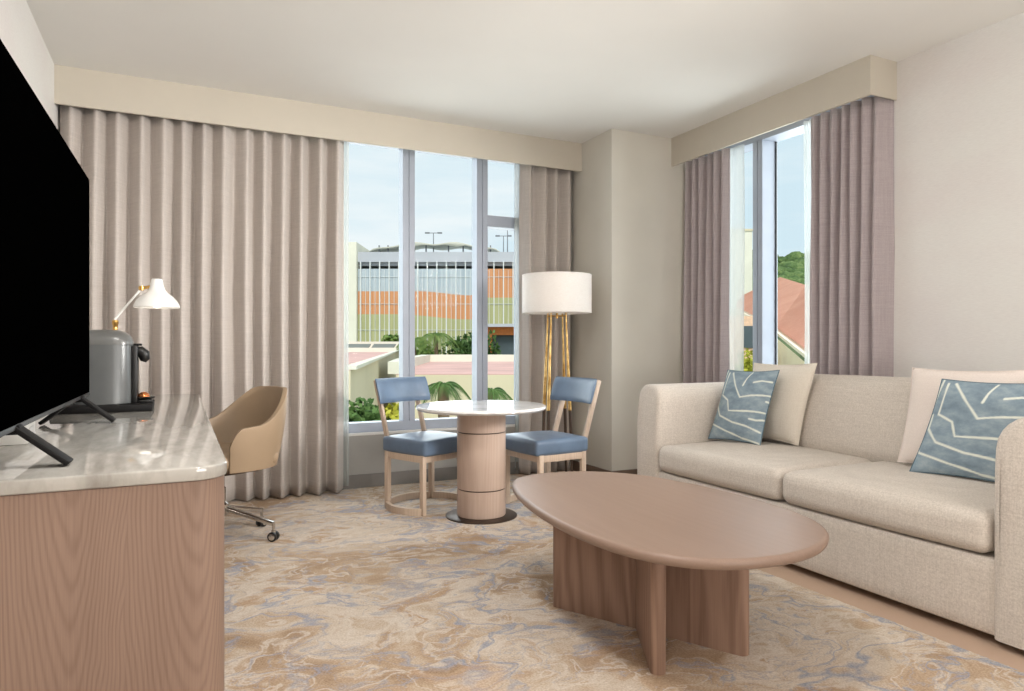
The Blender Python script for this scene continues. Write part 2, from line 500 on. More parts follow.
# sills
struct('trim_1', box(NB(), BX0, BX1, YB-0.008, YB+0.06, BZ0-0.02, BZ0, 0.003), M['sill'])
struct('trim_2', box(NB(), XR-0.008, XR+0.06, RY0, RY1, BZ0-0.02, BZ0, 0.003), M['sill'])

def window_back():
    w = empty('window_1', (1.5, YB+0.1, BZ0), kind='structure')
    y0, y1, yg = YB+0.03, YB+0.145, YB+0.13
    fr = NB()
    box(fr, BX0, BX1, y0, y1, BZ0, BZ0+0.075, 0.002); box(fr, BX0, BX1, y0, y1, BZ1-0.05, BZ1, 0.002)
    box(fr, BX0, BX0+0.05, y0, y1, BZ0+0.07, BZ1-0.04, 0.002); box(fr, BX1-0.03, BX1, y0, y1, BZ0+0.07, BZ1-0.04, 0.002)
    obj('window_frame', fr, M['alu'], w, smooth=False)
    mx = [0.985, 1.649, 2.303]
    for x in mx:
        m = NB(); box(m, x, x+0.048, y0, y1, BZ0+0.07, BZ1-0.04, 0.002); box(m, x+0.053, x+0.101, y0, y1, BZ0+0.07, BZ1-0.04, 0.002)
        box(m, x+0.04, x+0.06, y0+0.006, y1-0.006, BZ0+0.07, BZ1-0.04)
        obj('mullion', m, M['alu'], w, smooth=False)
    obj('transom', box(NB(), 2.404, BX1-0.03, y0, y1, 2.148, 2.245, 0.002), M['alu'], w, smooth=False)
    for i, (a, c) in enumerate(zip([BX0+0.05]+[x+0.101 for x in mx], mx+[BX1-0.03])):
        spans = [(BZ0+0.075, BZ1-0.05)] if i < 3 else [(BZ0+0.075, 2.148), (2.245, BZ1-0.05)]
        for s in spans: obj('glass_pane', box(NB(), a, c, yg, yg+0.006, s[0], s[1]), M['glass'], w, smooth=False)
window_back()
def window_side():
    w = empty('window_2', (XR+0.1, 3.8, BZ0), kind='structure')
    x0, x1, xg = XR+0.05, XR+0.215, XR+0.20
    fr = NB()
    box(fr, x0, x1, RY0, RY1, BZ0, BZ0+0.075, 0.002); box(fr, x0, x1, RY0, RY1, BZ1-0.06, BZ1, 0.002)
    box(fr, x0, x1, RY0, RY0+0.05, BZ0+0.07, BZ1-0.05, 0.002); box(fr, x0, x1, RY1-0.05, RY1, BZ0+0.07, BZ1-0.05, 0.002)
    obj('window_frame', fr, M['alu'], w, smooth=False)
    m = NB(); box(m, x0, x1, 3.985, 4.033, BZ0+0.07, BZ1-0.05, 0.002); box(m, x0, x1, 4.038, 4.085, BZ0+0.07, BZ1-0.05, 0.002)
    box(m, x0+0.006, x1-0.006, 4.02, 4.05, BZ0+0.07, BZ1-0.05)
    obj('mullion', m, M['alu'], w, smooth=False)
    obj('gasket', box(NB(), xg-0.012, xg-0.002, 3.975, 3.987, BZ0+0.07, BZ1-0.05), M['black'], w, smooth=False)
    for a, c in ((RY0+0.05, 3.985), (4.085, RY1-0.05)):
        obj('glass_pane', box(NB(), xg, xg+0.006, a, c, BZ0+0.075, BZ1-0.06), M['glass'], w, smooth=False)
window_side()
# valances (boxed pelmets)
b = NB(); box(b, XL, 3.2, 5.185, 5.205, 2.655, H); 
tag(obj('curtain_valance', b, M['valance'], smooth=False), 'long taupe box pelmet running from left wall to column above the wide window curtains', 'valance')
b = NB(); box(b, 3.813, 3.833, 2.83, 4.72, 2.66, H); box(b, 3.833, XR, 2.83, 2.840, 2.66, H)
tag(obj('curtain_valance', b, M['valance'], smooth=False), 'short taupe box pelmet with visible end above the side window behind the sofa', 'valance')

# ------------------------------------------------------------------ curtains
def curtain(name, ax, c0, c1, perp, z0, z1, N, amp, mat, label, cat, group=None, th=0.003, seed=0, rise=0.44, soft_=False, ret=0.0, sm=14, sign=1):
    """ax 'x' or 'y': the run of the sheet from c0 to c1; perp: the other coordinate. Pleats lean one way:
    a wide face, a rounded ridge towards the room and a short flank back."""
    rnd = random.Random(seed)
    bm = NB(); cols = N*sm; rows = 30
    ph = [rnd.uniform(-0.10, 0.10) for _ in range(N+2)]
    am = [rnd.uniform(0.72, 1.1) for _ in range(N+2)]
    rs = [rise+rnd.uniform(-0.09, 0.09) for _ in range(N+2)]
    dr = [rnd.uniform(-1, 1) for _ in range(N+2)]
    grid = []
    for r in range(rows+1):
        t = r/rows; z = z1+(z0-z1)*t
        row = []
        for c in range(cols+1):
            u = c/sm; i = int(u); f = u-i
            if i >= N: i, f = N-1, 1.0
            sway = 0.10*dr[i]*math.sin(2.2*t+i)*(1-f)+0.10*dr[i+1]*math.sin(2.2*t+i+1)*f
            up = u+ (ph[i]*(1-f)+ph[i+1]*f)*(0.4+0.6*t)+sway*t
            k = up-math.floor(up)
            R_ = rs[i]+(0.12*(1-min(1, t*2.2)))
            R_ = min(0.85, R_)
            if soft_: q = math.sin(2*PI*up)
            else:
                q = 1-2*(k/R_) if k < R_ else -1+2*((k-R_)/(1-R_))
                q = math.sin(q*PI/2)*0.45+q*0.55
            aa = am[i]*(1-f)+am[i+1]*f
            A = amp*(0.72+0.28*min(1, t*1.6))*aa
            y = A*q+0.006*math.sin(7*t+u*2.3)
            cc = c0+(c1-c0)*(u/N)
            if ret:
                e = min(1.0, max(0.0, (u-(N-0.8))/0.8)); y += ret*e*e*(3-2*e)
            row.append(bm.verts.new((cc, perp+y, z) if ax == 'x' else (perp+y*1.0, cc, z)))
        grid.append(row)
    for a, b2 in zip(grid, grid[1:]):
        for k in range(cols):
            bm.faces.new((a[k], a[k+1], b2[k+1], b2[k]))
    o = obj(name, bm, mat, None, smooth=True, angle=180)
    md = o.modifiers.new('thick', 'SOLIDIFY'); md.thickness = th; md.offset = 0
    tag(o, label, cat, group)
    return o
curtain('window_curtain', 'x', -0.695, 1.150, 5.288, 0.012, 2.70, 14, 0.070, M['curtain'],
        'wide mauve grey pleated curtain left of the big window, behind the desk lamp', 'curtain', seed=3)
curtain('window_curtain', 'x', 2.665, 3.18, 5.288, 0.012, 2.70, 4, 0.066, M['curtain'],
        'narrow mauve grey curtain between the big window and the column, behind the floor lamp', 'curtain', seed=8)
curtain('window_curtain', 'y', 4.705, 4.19, 3.945, 0.012, 2.70, 6, 0.042, M['curtain2'],
        'mauve curtain panel left of the side window, next to the taupe column', 'curtain', seed=12)
curtain('window_curtain', 'y', 3.405, 2.846, 3.945, 0.012, 2.70, 7, 0.042, M['curtain2'],
        'mauve curtain panel right of the side window, next to the pale papered wall', 'curtain', seed=21, ret=0.088)
curtain('sheer_curtain', 'x', 1.10, 1.195, 5.375, 0.03, 2.72, 2, 0.010, M['sheer'],
        'white sheer strip peeking out beside the wide left curtain', 'sheer curtain', seed=31, th=0.001, soft_=True)
curtain('sheer_curtain', 'x', 2.635, 2.86, 5.375, 0.03, 2.72, 3, 0.008, M['sheer'],
        'white sheer strip at right end of the big window, behind the round table', 'sheer curtain', seed=32, th=0.001, soft_=True)
curtain('sheer_curtain', 'y', 4.10, 4.42, 4.035, 0.03, 2.72, 3, 0.008, M['sheer'],
        'white sheer strip at left part of the side window', 'sheer curtain', seed=33, th=0.001, soft_=True)
curtain('sheer_curtain', 'y', 3.445, 3.52, 4.035, 0.03, 2.72, 2, 0.008, M['sheer'],
        'white sheer strip at right edge of the side window', 'sheer curtain', seed=34, th=0.001, soft_=True)

# ------------------------------------------------------------------ desk
DZ = 0.81
def rrect(x0, x1, y0, y1, r, corners=(1,1,1,1), n=10):
    pts = []
    for k, (cx, cy, a0) in enumerate(((x1-r, y0+r, -90), (x1-r, y1-r, 0), (x0+r, y1-r, 90), (x0+r, y0+r, 180))):
        if corners[k]:
            for i in range(n+1):
                a = R(a0+90*i/n); pts.append((cx+r*math.cos(a), cy+r*math.sin(a)))
        else:
            pts.append(((x1, y0), (x1, y1), (x0, y1), (x0, y0))[k])
    return pts
d = empty('desk', (-0.3, 3.4, 0), label='long oak desk with rounded corner and glossy marble top along the left wall', cat='desk')
dx0 = XL+0.005
obj('marble_top', slab(NB(), rrect(dx0, 0.119, 1.925, 4.90, 0.085, (1,1,0,0)), DZ-0.035, DZ, 0.005, 3), M['marble'], d, angle=80, label='glossy veined marble top')
obj('end_panel', prism(NB(), rrect(dx0, 0.113, 1.935, 2.62, 0.08, (1,0,0,0)), 0.0, DZ-0.037), M['desk_oak'], d, angle=60)
obj('end_panel', prism(NB(), rrect(dx0, 0.09, 4.80, 4.885, 0.03, (0,1,0,0)), 0.0, DZ-0.037), M['desk_oak'], d, angle=60)
obj('apron', box(NB(), dx0, 0.06, 2.62, 4.80, DZ-0.14, DZ-0.037, 0.002), M['desk_oak'], d)
obj('back_panel', box(NB(), dx0, dx0+0.02, 2.62, 4.80, 0.25, DZ-0.14), M['desk_oak'], d)

# ------------------------------------------------------------------ television
TVA = math.atan2(0.026, 1.38)      # swivel
tv = empty('television', (-0.367, 2.60, DZ), -TVA, label='large black flat television on splayed feet standing on the marble desk top', cat='television')
# local: y along the screen, x facing the room
y0, y1 = -0.73, 0.835
zb, zt = 0.098, 1.022
obj('screen', box(NB(), 0.006, 0.0115, y0+0.006, y1-0.006, zb+0.014, zt-0.006), M['screen'], tv, world=False, smooth=False)
b = NB(); box(b, -0.02, 0.0085, y0, y1, zb, zt, 0.003); box(b, -0.045, -0.018, y0+0.25, y1-0.25, zb+0.03, zt-0.35, 0.008)
obj('housing', b, M['black_matte'], tv, world=False)
obj('bezel', box(NB(), 0.0075, 0.0125, y0, y1, zb, zb+0.013, 0.001), M['black'], tv, world=False)
for yy, yt in ((-0.49, -0.43), (0.60, 0.66)):
    b = NB()
    for s in (1, -1):
        p0 = Vector((0.0, yy, zb+0.012)); p1 = Vector((s*0.125, yy-0.005 if s > 0 else yy+0.01, 0.0065))
        bar(b, p0, p1, 0.058, 0.013, up=(0, 0, 1))
    box(b, -0.02, 0.02, yy-0.02, yy+0.02, zb-0.012, zb+0.012, 0.003)
    obj('foot', b, M['black_matte'], tv, world=False)

# ------------------------------------------------------------------ white box behind the tv
b = NB(); box(b, -0.62, -0.425, 2.60, 2.74, DZ, DZ+0.10, 0.004)
t = empty('media_box', (-0.52, 2.67, DZ), label='small white box on the marble behind the television foot', cat='box')
obj('case', b, M['plastic_white'], t)
obj('port_plate', box(NB(), -0.426, -0.422, 2.63, 2.70, DZ+0.02, DZ+0.05, 0.001), M['sill'], t)

# ------------------------------------------------------------------ coffee machine on its tray
cm = empty('coffee_machine', (-0.29, 3.80, DZ+0.035), label='dark grey capsule coffee machine with domed lid on the desk beside the television', cat='coffee machine')
tr = NB(); box(tr, -0.52, -0.108, 3.66, 3.98, DZ, DZ+0.034, 0.006)
tr2 = NB(); box(tr2, -0.505, -0.123, 3.675, 3.965, DZ+0.026, DZ+0.0352)
merge(tr, tr2)
tag(obj('serving_tray', tr, M['black_matte']), 'black rectangular tray carrying the grey coffee machine on the desk', 'tray')
tz = DZ+0.036
def ov(cx, cy, rx, ry, n=40, p=3.2):
    out = []
    for i in range(n):
        a = 2*PI*i/n; c, s = math.cos(a), math.sin(a)
        out.append((cx+rx*math.copysign(abs(c)**(2/p), c), cy+ry*math.copysign(abs(s)**(2/p), s)))
    return out
obj('body', prism(NB(), ov(-0.318, 3.80, 0.125, 0.105), tz+0.0, tz+0.278, 0.004), M['machine_grey'], cm)
b = NB()
prev = None; rings = []
for k in range(9):
    a = k/8*PI/2
    s = math.cos(a)**0.55 if k < 8 else 0.02
    rings.append([b.verts.new((x, y, tz+0.278+0.072*math.sin(a))) for x, y in ov(-0.318, 3.80, 0.127*s, 0.107*s)])
for q, w in zip(rings, rings[1:]):
    for i in range(40): b.faces.new((q[i], q[(i+1) % 40], w[(i+1) % 40], w[i]))
b.faces.new(rings[0][::-1]); b.faces.new(rings[-1])
obj('lid', b, M['machine_lid'], cm)
obj('front_plate', box(NB(), -0.202, -0.174, 3.735, 3.865, tz+0.0, tz+0.274, 0.006), M['black'], cm)
sp = NB()
tube(sp, [(-0.190, 3.80, tz+0.248), (-0.165, 3.80, tz+0.246), (-0.150, 3.80, tz+0.232), (-0.147, 3.80, tz+0.212), (-0.153, 3.80, tz+0.196)], [0.020, 0.026, 0.028, 0.024, 0.014], 14)
obj('spout', sp, M['black'], cm)
lv = NB(); box(lv, -0.21, -0.158, 3.77, 3.83, tz+0.272, tz+0.284, 0.004)
obj('lever', lv, M['black_matte'], cm)
b = NB(); box(b, -0.17, -0.112, 3.75, 3.85, tz, tz+0.012, 0.004)
lathe(b, [(0.03, 0), (0.046, 0.006), (0.05, 0.012), (0.047, 0.013), (0.0, 0.009)], (-0.150, 3.80, tz+0.012), 24)
obj('cup_rest', b, M['black'], cm)
b = NB(); lathe(b, [(0.018, 0), (0.027, 0.003), (0.026, 0.007), (0.022, 0.016), (0.012, 0.024), (0.0, 0.026)], (-0.150, 3.80, tz+0.0225), 20)
tag(obj('coffee_capsule', b, M['copper']), 'shiny copper capsule lying on the cup rest of the coffee machine', 'capsule')

# ------------------------------------------------------------------ desk lamp
dl = empty('desk_lamp', (-0.315, 4.32, DZ), label='lit white desk lamp with brass joints leaning over the far end of the desk', cat='lamp')
jx, jy = -0.308, 4.32
b = NB(); lathe(b, [(0.085, 0), (0.085, 0.014), (0.078, 0.02), (0.012, 0.024)], (jx, jy, DZ), 36); obj('base', b, M['white_metal'], dl)
b = NB(); lathe(b, [(0.011, 0.02), (0.011, 0.36)], (jx, jy, DZ), 16); obj('post', b, M['white_metal'], dl)
b = NB(); lathe(b, [(0.012, 0), (0.017, 0.004), (0.017, 0.03), (0.013, 0.036), (0.013, 0.062), (0.016, 0.066), (0.016, 0.086), (0.008, 0.09)], (jx, jy, DZ+0.36), 18)
obj('collar', b, M['brass'], dl)
shx, shy, shz = -0.106, 4.32, 1.333
el = Vector((jx, jy, DZ+0.455)); top = Vector((shx-0.075, shy, 1.437))
b = NB(); tube(b, [el-Vector((0.0, 0, 0.01)), el, top], [0.007, 0.006, 0.006], 10); obj('arm', b, M['white_metal'], dl)
b = NB(); tube(b, [top+Vector((-0.015, 0, -0.002)), Vector((shx-0.02, shy, 1.448))], 0.009, 10)
lathe(b, [(0.0, -0.012), (0.013, -0.012), (0.013, 0.012), (0.0, 0.012)], top, 12)
obj('knuckle', b, M['brass'], dl)
prof = [(0.117, 0.0), (0.115, 0.012), (0.102, 0.038), (0.080, 0.062), (0.056, 0.080), (0.042, 0.098), (0.034, 0.122), (0.029, 0.150), (0.025, 0.158), (0.0, 0.160)]
inner = [(r-0.003 if r > 0.01 else 0, z-0.003) for r, z in prof]
b = NB(); lathe(b, prof, (shx, shy, shz), 48, cap=False); lathe(b, [(0.117, 0.0)]+inner[0:], (shx, shy, shz), 48, cap=False)
obj('lamp_shade', b, M['white_metal'], dl)
b = NB(); lathe(b, [(0.0, -0.004), (0.026, 0.004), (0.034, 0.02), (0.03, 0.04), (0.012, 0.07)], (shx, shy, shz+0.0), 20)
obj('bulb', b, M['bulb'], dl)

# ------------------------------------------------------------------ swivel chair
oc = empty('office_chair', (0.225, 4.31, 0), label='tan leather tub swivel chair on chrome castor base tucked at the desk', cat='chair')
CH = R(206)        # facing
hx_, hy_ = 0.225, 4.31
b = NB()
nA, nZ = 72, 14
def tub(ang, t, inner=False):
    """ang from -140..140 deg around the back; t 0 bottom..1 top"""
    a = ang/R(114)
    e_ = min(1, max(0, (abs(a)-0.22)/0.62)); e_ = e_*e_*(3-2*e_)
    topz = 0.868-0.195*e_-0.01*abs(a)-0.10*max(0, (abs(a)-0.86)/0.14)**2.2
    z0_ = 0.415
    z = z0_+(topz-z0_)*t
    fl = 0.86+0.14*math.sin(min(1, (z-0.415)/0.36)*PI/2)
    rx, ry = 0.30*fl, 0.295*fl
    if inner: rx -= 0.042*(1-0.35*t); ry -= 0.042*(1-0.35*t)
    # behind = opposite the facing direction
    ca, sa = math.cos(ang), math.sin(ang)
    p = 2.15
    lx = -rx*math.copysign(abs(ca)**(2/p), ca); ly = ry*math.copysign(abs(sa)**(2/p), sa)
    lx -= 0.05+0.02*t if ca > 0 else 0.03
    return lx, ly, z
def rotp(lx, ly, z): return (hx_+lx*math.cos(CH)-ly*math.sin(CH), hy_+lx*math.sin(CH)+ly*math.cos(CH), z)
O, I = [], []
for i in range(nA+1):
    ang = R(-114)+R(228)*i/nA
    O.append([b.verts.new(rotp(*tub(ang, t/nZ))) for t in range(nZ+1)])
    I.append([b.verts.new(rotp(*tub(ang, t/nZ, True))) for t in range(nZ+1)])
for i in range(nA):
    for t in range(nZ):
        b.faces.new((O[i][t], O[i+1][t], O[i+1][t+1], O[i][t+1]))
        b.faces.new((I[i][t], I[i][t+1], I[i+1][t+1], I[i+1][t]))
    b.faces.new((O[i][nZ], O[i+1][nZ], I[i+1][nZ], I[i][nZ]))
    b.faces.new((O[i][0], I[i][0], I[i+1][0], O[i+1][0]))
for e in (0, nA):
    for t in range(nZ): b.faces.new((O[e][t], O[e][t+1], I[e][t+1], I[e][t]))
sh = obj('tub_shell', b, M['leather_tan'], oc, angle=180)
md = sh.modifiers.new('round', 'BEVEL'); md.width = 0.014; md.segments = 4; md.limit_method = 'ANGLE'; md.angle_limit = R(50)
b = NB(); soft(b, -0.24, 0.27, -0.235, 0.235, 0.425, 0.52, 0.045, 10, (0, 0, 0.02))
b.transform(Matrix.Translation((hx_, hy_, 0)) @ Matrix.Rotation(CH, 4, 'Z')); obj('seat_cushion', b, M['leather_tan'], oc)
b = NB(); box(b, -0.15, 0.15, -0.15, 0.15, 0.39, 0.42, 0.006); b.transform(Matrix.Translation((hx_, hy_, 0)) @ Matrix.Rotation(CH, 4, 'Z'))
obj('seat_plate', b, M['bronze'], oc)
b = NB(); lathe(b, [(0.025, 0.15), (0.025, 0.30), (0.018, 0.305), (0.018, 0.39)], (hx_, hy_, 0), 20)
lathe(b, [(0.034, 0.14), (0.045, 0.155), (0.042, 0.205), (0.026, 0.22)], (hx_, hy_, 0), 20)
obj('gas_column', b, M['chrome'], oc)
for k in range(5):
    a = R(-32)+2*PI*k/5
    dx, dy = math.cos(a), math.sin(a)
    tip = Vector((hx_+0.315*dx, hy_+0.315*dy, 0.100))
    b = NB(); bar(b, (hx_+0.03*dx, hy_+0.03*dy, 0.180), tip, 0.032, 0.026, bev=0.006)
    tube(b, [tip+Vector((0, 0, 0.008)), tip-Vector((0, 0, 0.042))], 0.009, 10)
    leg = obj('base_arm', b, M['chrome'], oc)
    b = NB(); w = Vector((-dy, dx, 0))
    for s in (-1, 1):
        c = tip+w*s*0.016; c.z = 0.0275
        t2 = NB(); lathe(t2, [(0.0, -0.010), (0.022, -0.010), (0.0275, -0.006), (0.0275, 0.006), (0.022, 0.010), (0.0, 0.010)], (0,0,0), 24)
        t2.transform(Matrix.Translation(c) @ Matrix.Rotation(a, 4, 'Z') @ Matrix.Rotation(R(90), 4, 'X')); merge(b, t2)
    cst = obj('castor', b, M['black'], leg)
    b = NB()
    for s in (-1, 1):
        c = tip+w*s*0.0268; c.z = 0.0275
        t2 = NB(); lathe(t2, [(0.0, -0.0012), (0.016, -0.0012), (0.018, 0.0), (0.016, 0.0012), (0, 0.0012)], (0,0,0), 20)
        t2.transform(Matrix.Translation(c) @ Matrix.Rotation(a, 4, 'Z') @ Matrix.Rotation(R(90), 4, 'X')); merge(b, t2)
    tube(b, [(tip.x, tip.y, 0.045), (tip.x, tip.y, 0.062)], 0.013, 12)
    obj('castor_cap', b, M['chrome'], leg)

# ------------------------------------------------------------------ round table
TC = (1.80, 4.17)
rt = empty('pedestal_table', (TC[0], TC[1], 0), label='round white marble bistro table on a cylindrical oak pedestal by the window', cat='table')
b = NB(); lathe(b, [(0.0, 0), (0.235, 0), (0.235, 0.006), (0.225, 0.010), (0.0, 0.010)], (*TC, 0), 64, cap=False); obj('base_plate', b, M['bronze'], rt)
pr = []
def groove(z): return [(0.160, z-0.005), (0.154, z-0.003), (0.154, z+0.003), (0.160, z+0.005)]
prof = [(0.157, 0.010), (0.160, 0.014)]+groove(0.185)+groove(0.555)+[(0.160, 0.695)]
b = NB(); lathe(b, prof, (*TC, 0), 64); obj('pedestal', b, M['ped_oak'], rt, angle=30)
for z in (0.185, 0.555):
    b = NB(); lathe(b, [(0.150, z-0.003), (0.1555, z-0.003), (0.1555, z+0.003), (0.150, z+0.003)], (*TC, 0), 64); obj('metal_band', b, M['bronze'], rt)
b = NB(); lathe(b, [(0.0, 0.695), (0.39, 0.695), (0.418, 0.700), (0.428, 0.712), (0.426, 0.722), (0.42, 0.727), (0.0, 0.727)], (*TC, 0), 96, cap=False)
wn(obj('tabletop', b, M['marble_white'], rt, angle=50, label='white marble top with thin edge'))

# ------------------------------------------------------------------ dining chairs
def make_dining(loc, rz, label):
    r = empty('dining_chair', loc, rz, label=label, cat='chair', group='blue dining chairs at the round table')
    # local +x = facing, y sideways
    rr = 0.272
    b = NB()
    n = 64
    prof = [(rr-0.013, 0.0), (rr+0.013, 0.0), (rr+0.013, 0.046), (rr-0.013, 0.046)]
    rings = []
    for i in range(n):
        a = 2*PI*i/n
        rings.append([b.verts.new((q*math.cos(a), q*math.sin(a), z)) for q, z in prof])
    for i in range(n):
        if R(-49) < ((2*PI*(i+0.5)/n+PI) % (2*PI))-PI < R(49): continue      # open toward the sitter's feet
        A, B = rings[i], rings[(i+1) % n]
        for k in range(4): b.faces.new((A[k], A[(k+1) % 4], B[(k+1) % 4], B[k]))
    bmesh.ops.holes_fill(b, edges=[e for e in b.edges if e.is_boundary])
    loose = [v for v in b.verts if not v.link_faces]
    for v in loose: b.verts.remove(v)
    obj('floor_ring', b, M['oak'], r, world=False)
    fa, ra = R(49), R(131)
    for a in (fa, -fa, ra, -ra):
        p = Vector((rr*math.cos(a), rr*math.sin(a), 0))
        b = NB(); obox(b, (p.x, p.y, 0.20), (1,0,0), (0,1,0), (0,0,1), 0.018, 0.0155, 0.20, 0.003)
        obj('leg', b, M['oak'], r, world=False)
    # apron
    b = NB(); sx, sy = rr*math.cos(fa), rr*math.sin(fa)
    for s in (-1, 1):
        box(b, -sx, sx, s*sy-0.0125, s*sy+0.0125, 0.345, 0.392, 0.003)
        box(b, s*(sx)-0.0125, s*(sx)+0.0125, -sy, sy, 0.345, 0.392, 0.003)
    obj('apron', b, M['oak'], r, world=False)
    b = NB(); soft(b, -0.215, 0.225, -0.228, 0.228, 0.390, 0.492, 0.022, 12, (0.006, 0.006, 0.022)); obj('seat', b, M['leather_blue'], r, world=False, label='slate blue leather seat pad')
    for s in (-1, 1):
        b = NB(); bar(b, (-0.190, s*0.176, 0.385), (-0.345, s*0.176, 0.875), 0.020, 0.036, up=(1, 0, 0)); obj('back_post', b, M['oak'], r, world=False)
    # curved backrest
    b = NB(); nn, hh, tt = 20, 8, 0.022
    outer, inn = [], []
    for i in range(nn+1):
        u = -1+2*i/nn; yy = u*0.236
        bow = 0.045*(u*u)
        edge = (1-max(0, abs(u)-0.9)/0.1*0.35)
        ro, ri = [], []
        for k in range(hh+1):
            v = -1+2*k/hh
            z = 0.802+v*0.086
            lean = -(z-0.39)*0.316
            tk = tt*edge*(1-0.75*abs(v)**6)
            xx = -0.188+lean+bow
            ro.append(b.verts.new((xx+0.026-0.008+tk, yy, z))); ri.append(b.verts.new((xx+0.018-tk*0.7+0.008, yy, z)))
        outer.append(ro); inn.append(ri)
    for i in range(nn):
        for k in range(hh):
            b.faces.new((outer[i][k], outer[i+1][k], outer[i+1][k+1], outer[i][k+1]))
            b.faces.new((inn[i][k], inn[i][k+1], inn[i+1][k+1], inn[i+1][k]))
        for k in (0, hh):
            b.faces.new((outer[i][k], inn[i][k], inn[i+1][k], outer[i+1][k]))
    for i in (0, nn):
        for k in range(hh): b.faces.new((outer[i][k], outer[i][k+1], inn[i][k+1], inn[i][k]))
    obj('backrest', b, M['leather_blue'], r, world=False, angle=70, label='slate blue curved back pad')
    return r
c1 = make_dining((1.565, 4.575, 0), R(-66), 'blue leather and oak dining chair left of the round table pedestal')
c2 = copy_tree(c1); c2.location = (2.305, 4.23, 0); c2.rotation_euler = (0, 0, R(187))
c2['label'] = 'blue leather and oak dining chair right of the round table pedestal, before the floor lamp'

# ------------------------------------------------------------------ floor lamp
FL = (2.775, 4.88)
fl = empty('floor_lamp', (FL[0], FL[1], 0), label='tall floor lamp with white drum shade on slender gold legs', cat='lamp')
b = NB(); rr = 0.282
lathe(b, [(rr, 1.386), (rr, 1.690)], (*FL, 0), 72, cap=False); lathe(b, [(rr-0.004, 1.690), (rr-0.004, 1.386)], (*FL, 0), 72, cap=False)
obj('lamp_shade', b, M['shade'], fl)
for z in (1.386, 1.690):
    b = NB(); lathe(b, [(rr-0.0045, z-0.003), (rr+0.0015, z-0.003), (rr+0.0015, z+0.003), (rr-0.0045, z+0.003)], (*FL, 0), 72)
    obj('shade_rim', b, M['shade'], fl)
b = NB(); lathe(b, [(0.0, 1.46), (0.022, 1.46), (0.022, 1.52), (0.0, 1.52)], (*FL, 0), 16)
for k in range(3):
    a = 2*PI*k/3; tube(b, [(FL[0], FL[1], 1.49), (FL[0]+0.279*math.cos(a), FL[1]+0.279*math.sin(a), 1.49)], 0.003, 6)
tube(b, [(FL[0], FL[1], 1.34), (FL[0], FL[1], 1.47)], 0.009, 10)
obj('harp', b, M['brass'], fl)
obj('bulb', lathe(NB(), [(0.012, 1.52), (0.03, 1.56), (0.033, 1.59), (0.02, 1.62), (0.0, 1.625)], (*FL, 0), 16), M['bulb'], fl)
for k in range(4):
    a = R(28)+PI/2*k; ca, sa = math.cos(a), math.sin(a)
    def P(r_, z): return (FL[0]+r_*ca, FL[1]+r_*sa, z)
    b = NB(); tube(b, [P(0.085, 1.43), P(0.092, 1.25), P(0.102, 1.05), P(0.112, 0.85), P(0.125, 0.60)], [0.005, 0.007, 0.010, 0.013, 0.014], 12)
    lg = obj('leg', b, M['gold'], fl)
    b = NB(); tube(b, [P(0.125, 0.602), P(0.133, 0.40), P(0.146, 0.012)], [0.0135, 0.012, 0.010], 12); obj('leg_lower', b, M['dark_wood'], lg, label='dark lower leg end')
b = NB()
for k in range(2):
    a = R(28)+PI/2*k; ca, sa = 0.088*math.cos(a), 0.088*math.sin(a)
    tube(b, [(FL[0]-ca, FL[1]-sa, 1.36), (FL[0]+ca, FL[1]+sa, 1.36)], 0.005, 8)
obj('brace', b, M['brass'], fl)
b = NB(); lathe(b, [(0.0, 0), (0.16, 0), (0.16, 0.012), (0.0, 0.014)], (*FL, 0), 40, cap=False); obj('base_plate', b, M['dark_wood'], fl)

# ------------------------------------------------------------------ coffee table
ct = empty('coffee_table', (1.68, 2.25, 0), label='low oval oak coffee table with crossed panel legs in front of the sofa', cat='coffee table')
pts = [(1.440,2.990),(1.342,2.742),(1.275,2.42),(1.252,2.15),(1.265,1.94),(1.295,1.815),(1.338,1.72),(1.402,1.640),(1.485,1.580),(1.588,1.546),(1.724,1.535),(1.851,1.556),(1.97,1.615),(2.065,1.690),(2.148,1.82),(2.196,2.03),(2.205,2.33),(2.165,2.62),(2.085,2.87),(1.92,3.035),(1.700,3.090),(1.545,3.065)]
pts = [((pts[i-1][0]+4*pts[i][0]+pts[(i+1) % len(pts)][0])/6, (pts[i-1][1]+4*pts[i][1]+pts[(i+1) % len(pts)][1])/6) for i in range(len(pts))]
sp = catmull([(x, y, 0) for x, y in pts], 8)
b = NB(); slab(b, [(p.x, p.y) for p in sp], 0.437, 0.474, 0.0175, 7); obj('tabletop', b, M['table_oak_top'], ct, angle=80)
for (p0, p1) in (((1.465, 2.60), (1.858, 1.865)), ((1.468, 1.882), (1.86, 2.60))):
    p0, p1 = Vector((*p0, 0)), Vector((*p1, 0)); dv = (p1-p0).normalized(); sd = Vector((-dv.y, dv.x, 0)); th = 0.027
    q = []
    for i in range(9):
        a = -PI/2+PI*i/8; q.append(p1-dv*th*0.9+dv*math.cos(a)*th*0.9+sd*math.sin(a)*th)
    for i in range(9):
        a = PI/2+PI*i/8; q.append(p0+dv*th*0.9+dv*math.cos(a)*th*0.9+sd*math.sin(a)*th)
    b = NB(); prism(b, [(v.x, v.y) for v in q], 0.0, 0.437); obj('leg_panel', b, M['table_oak_leg'], ct, angle=50)

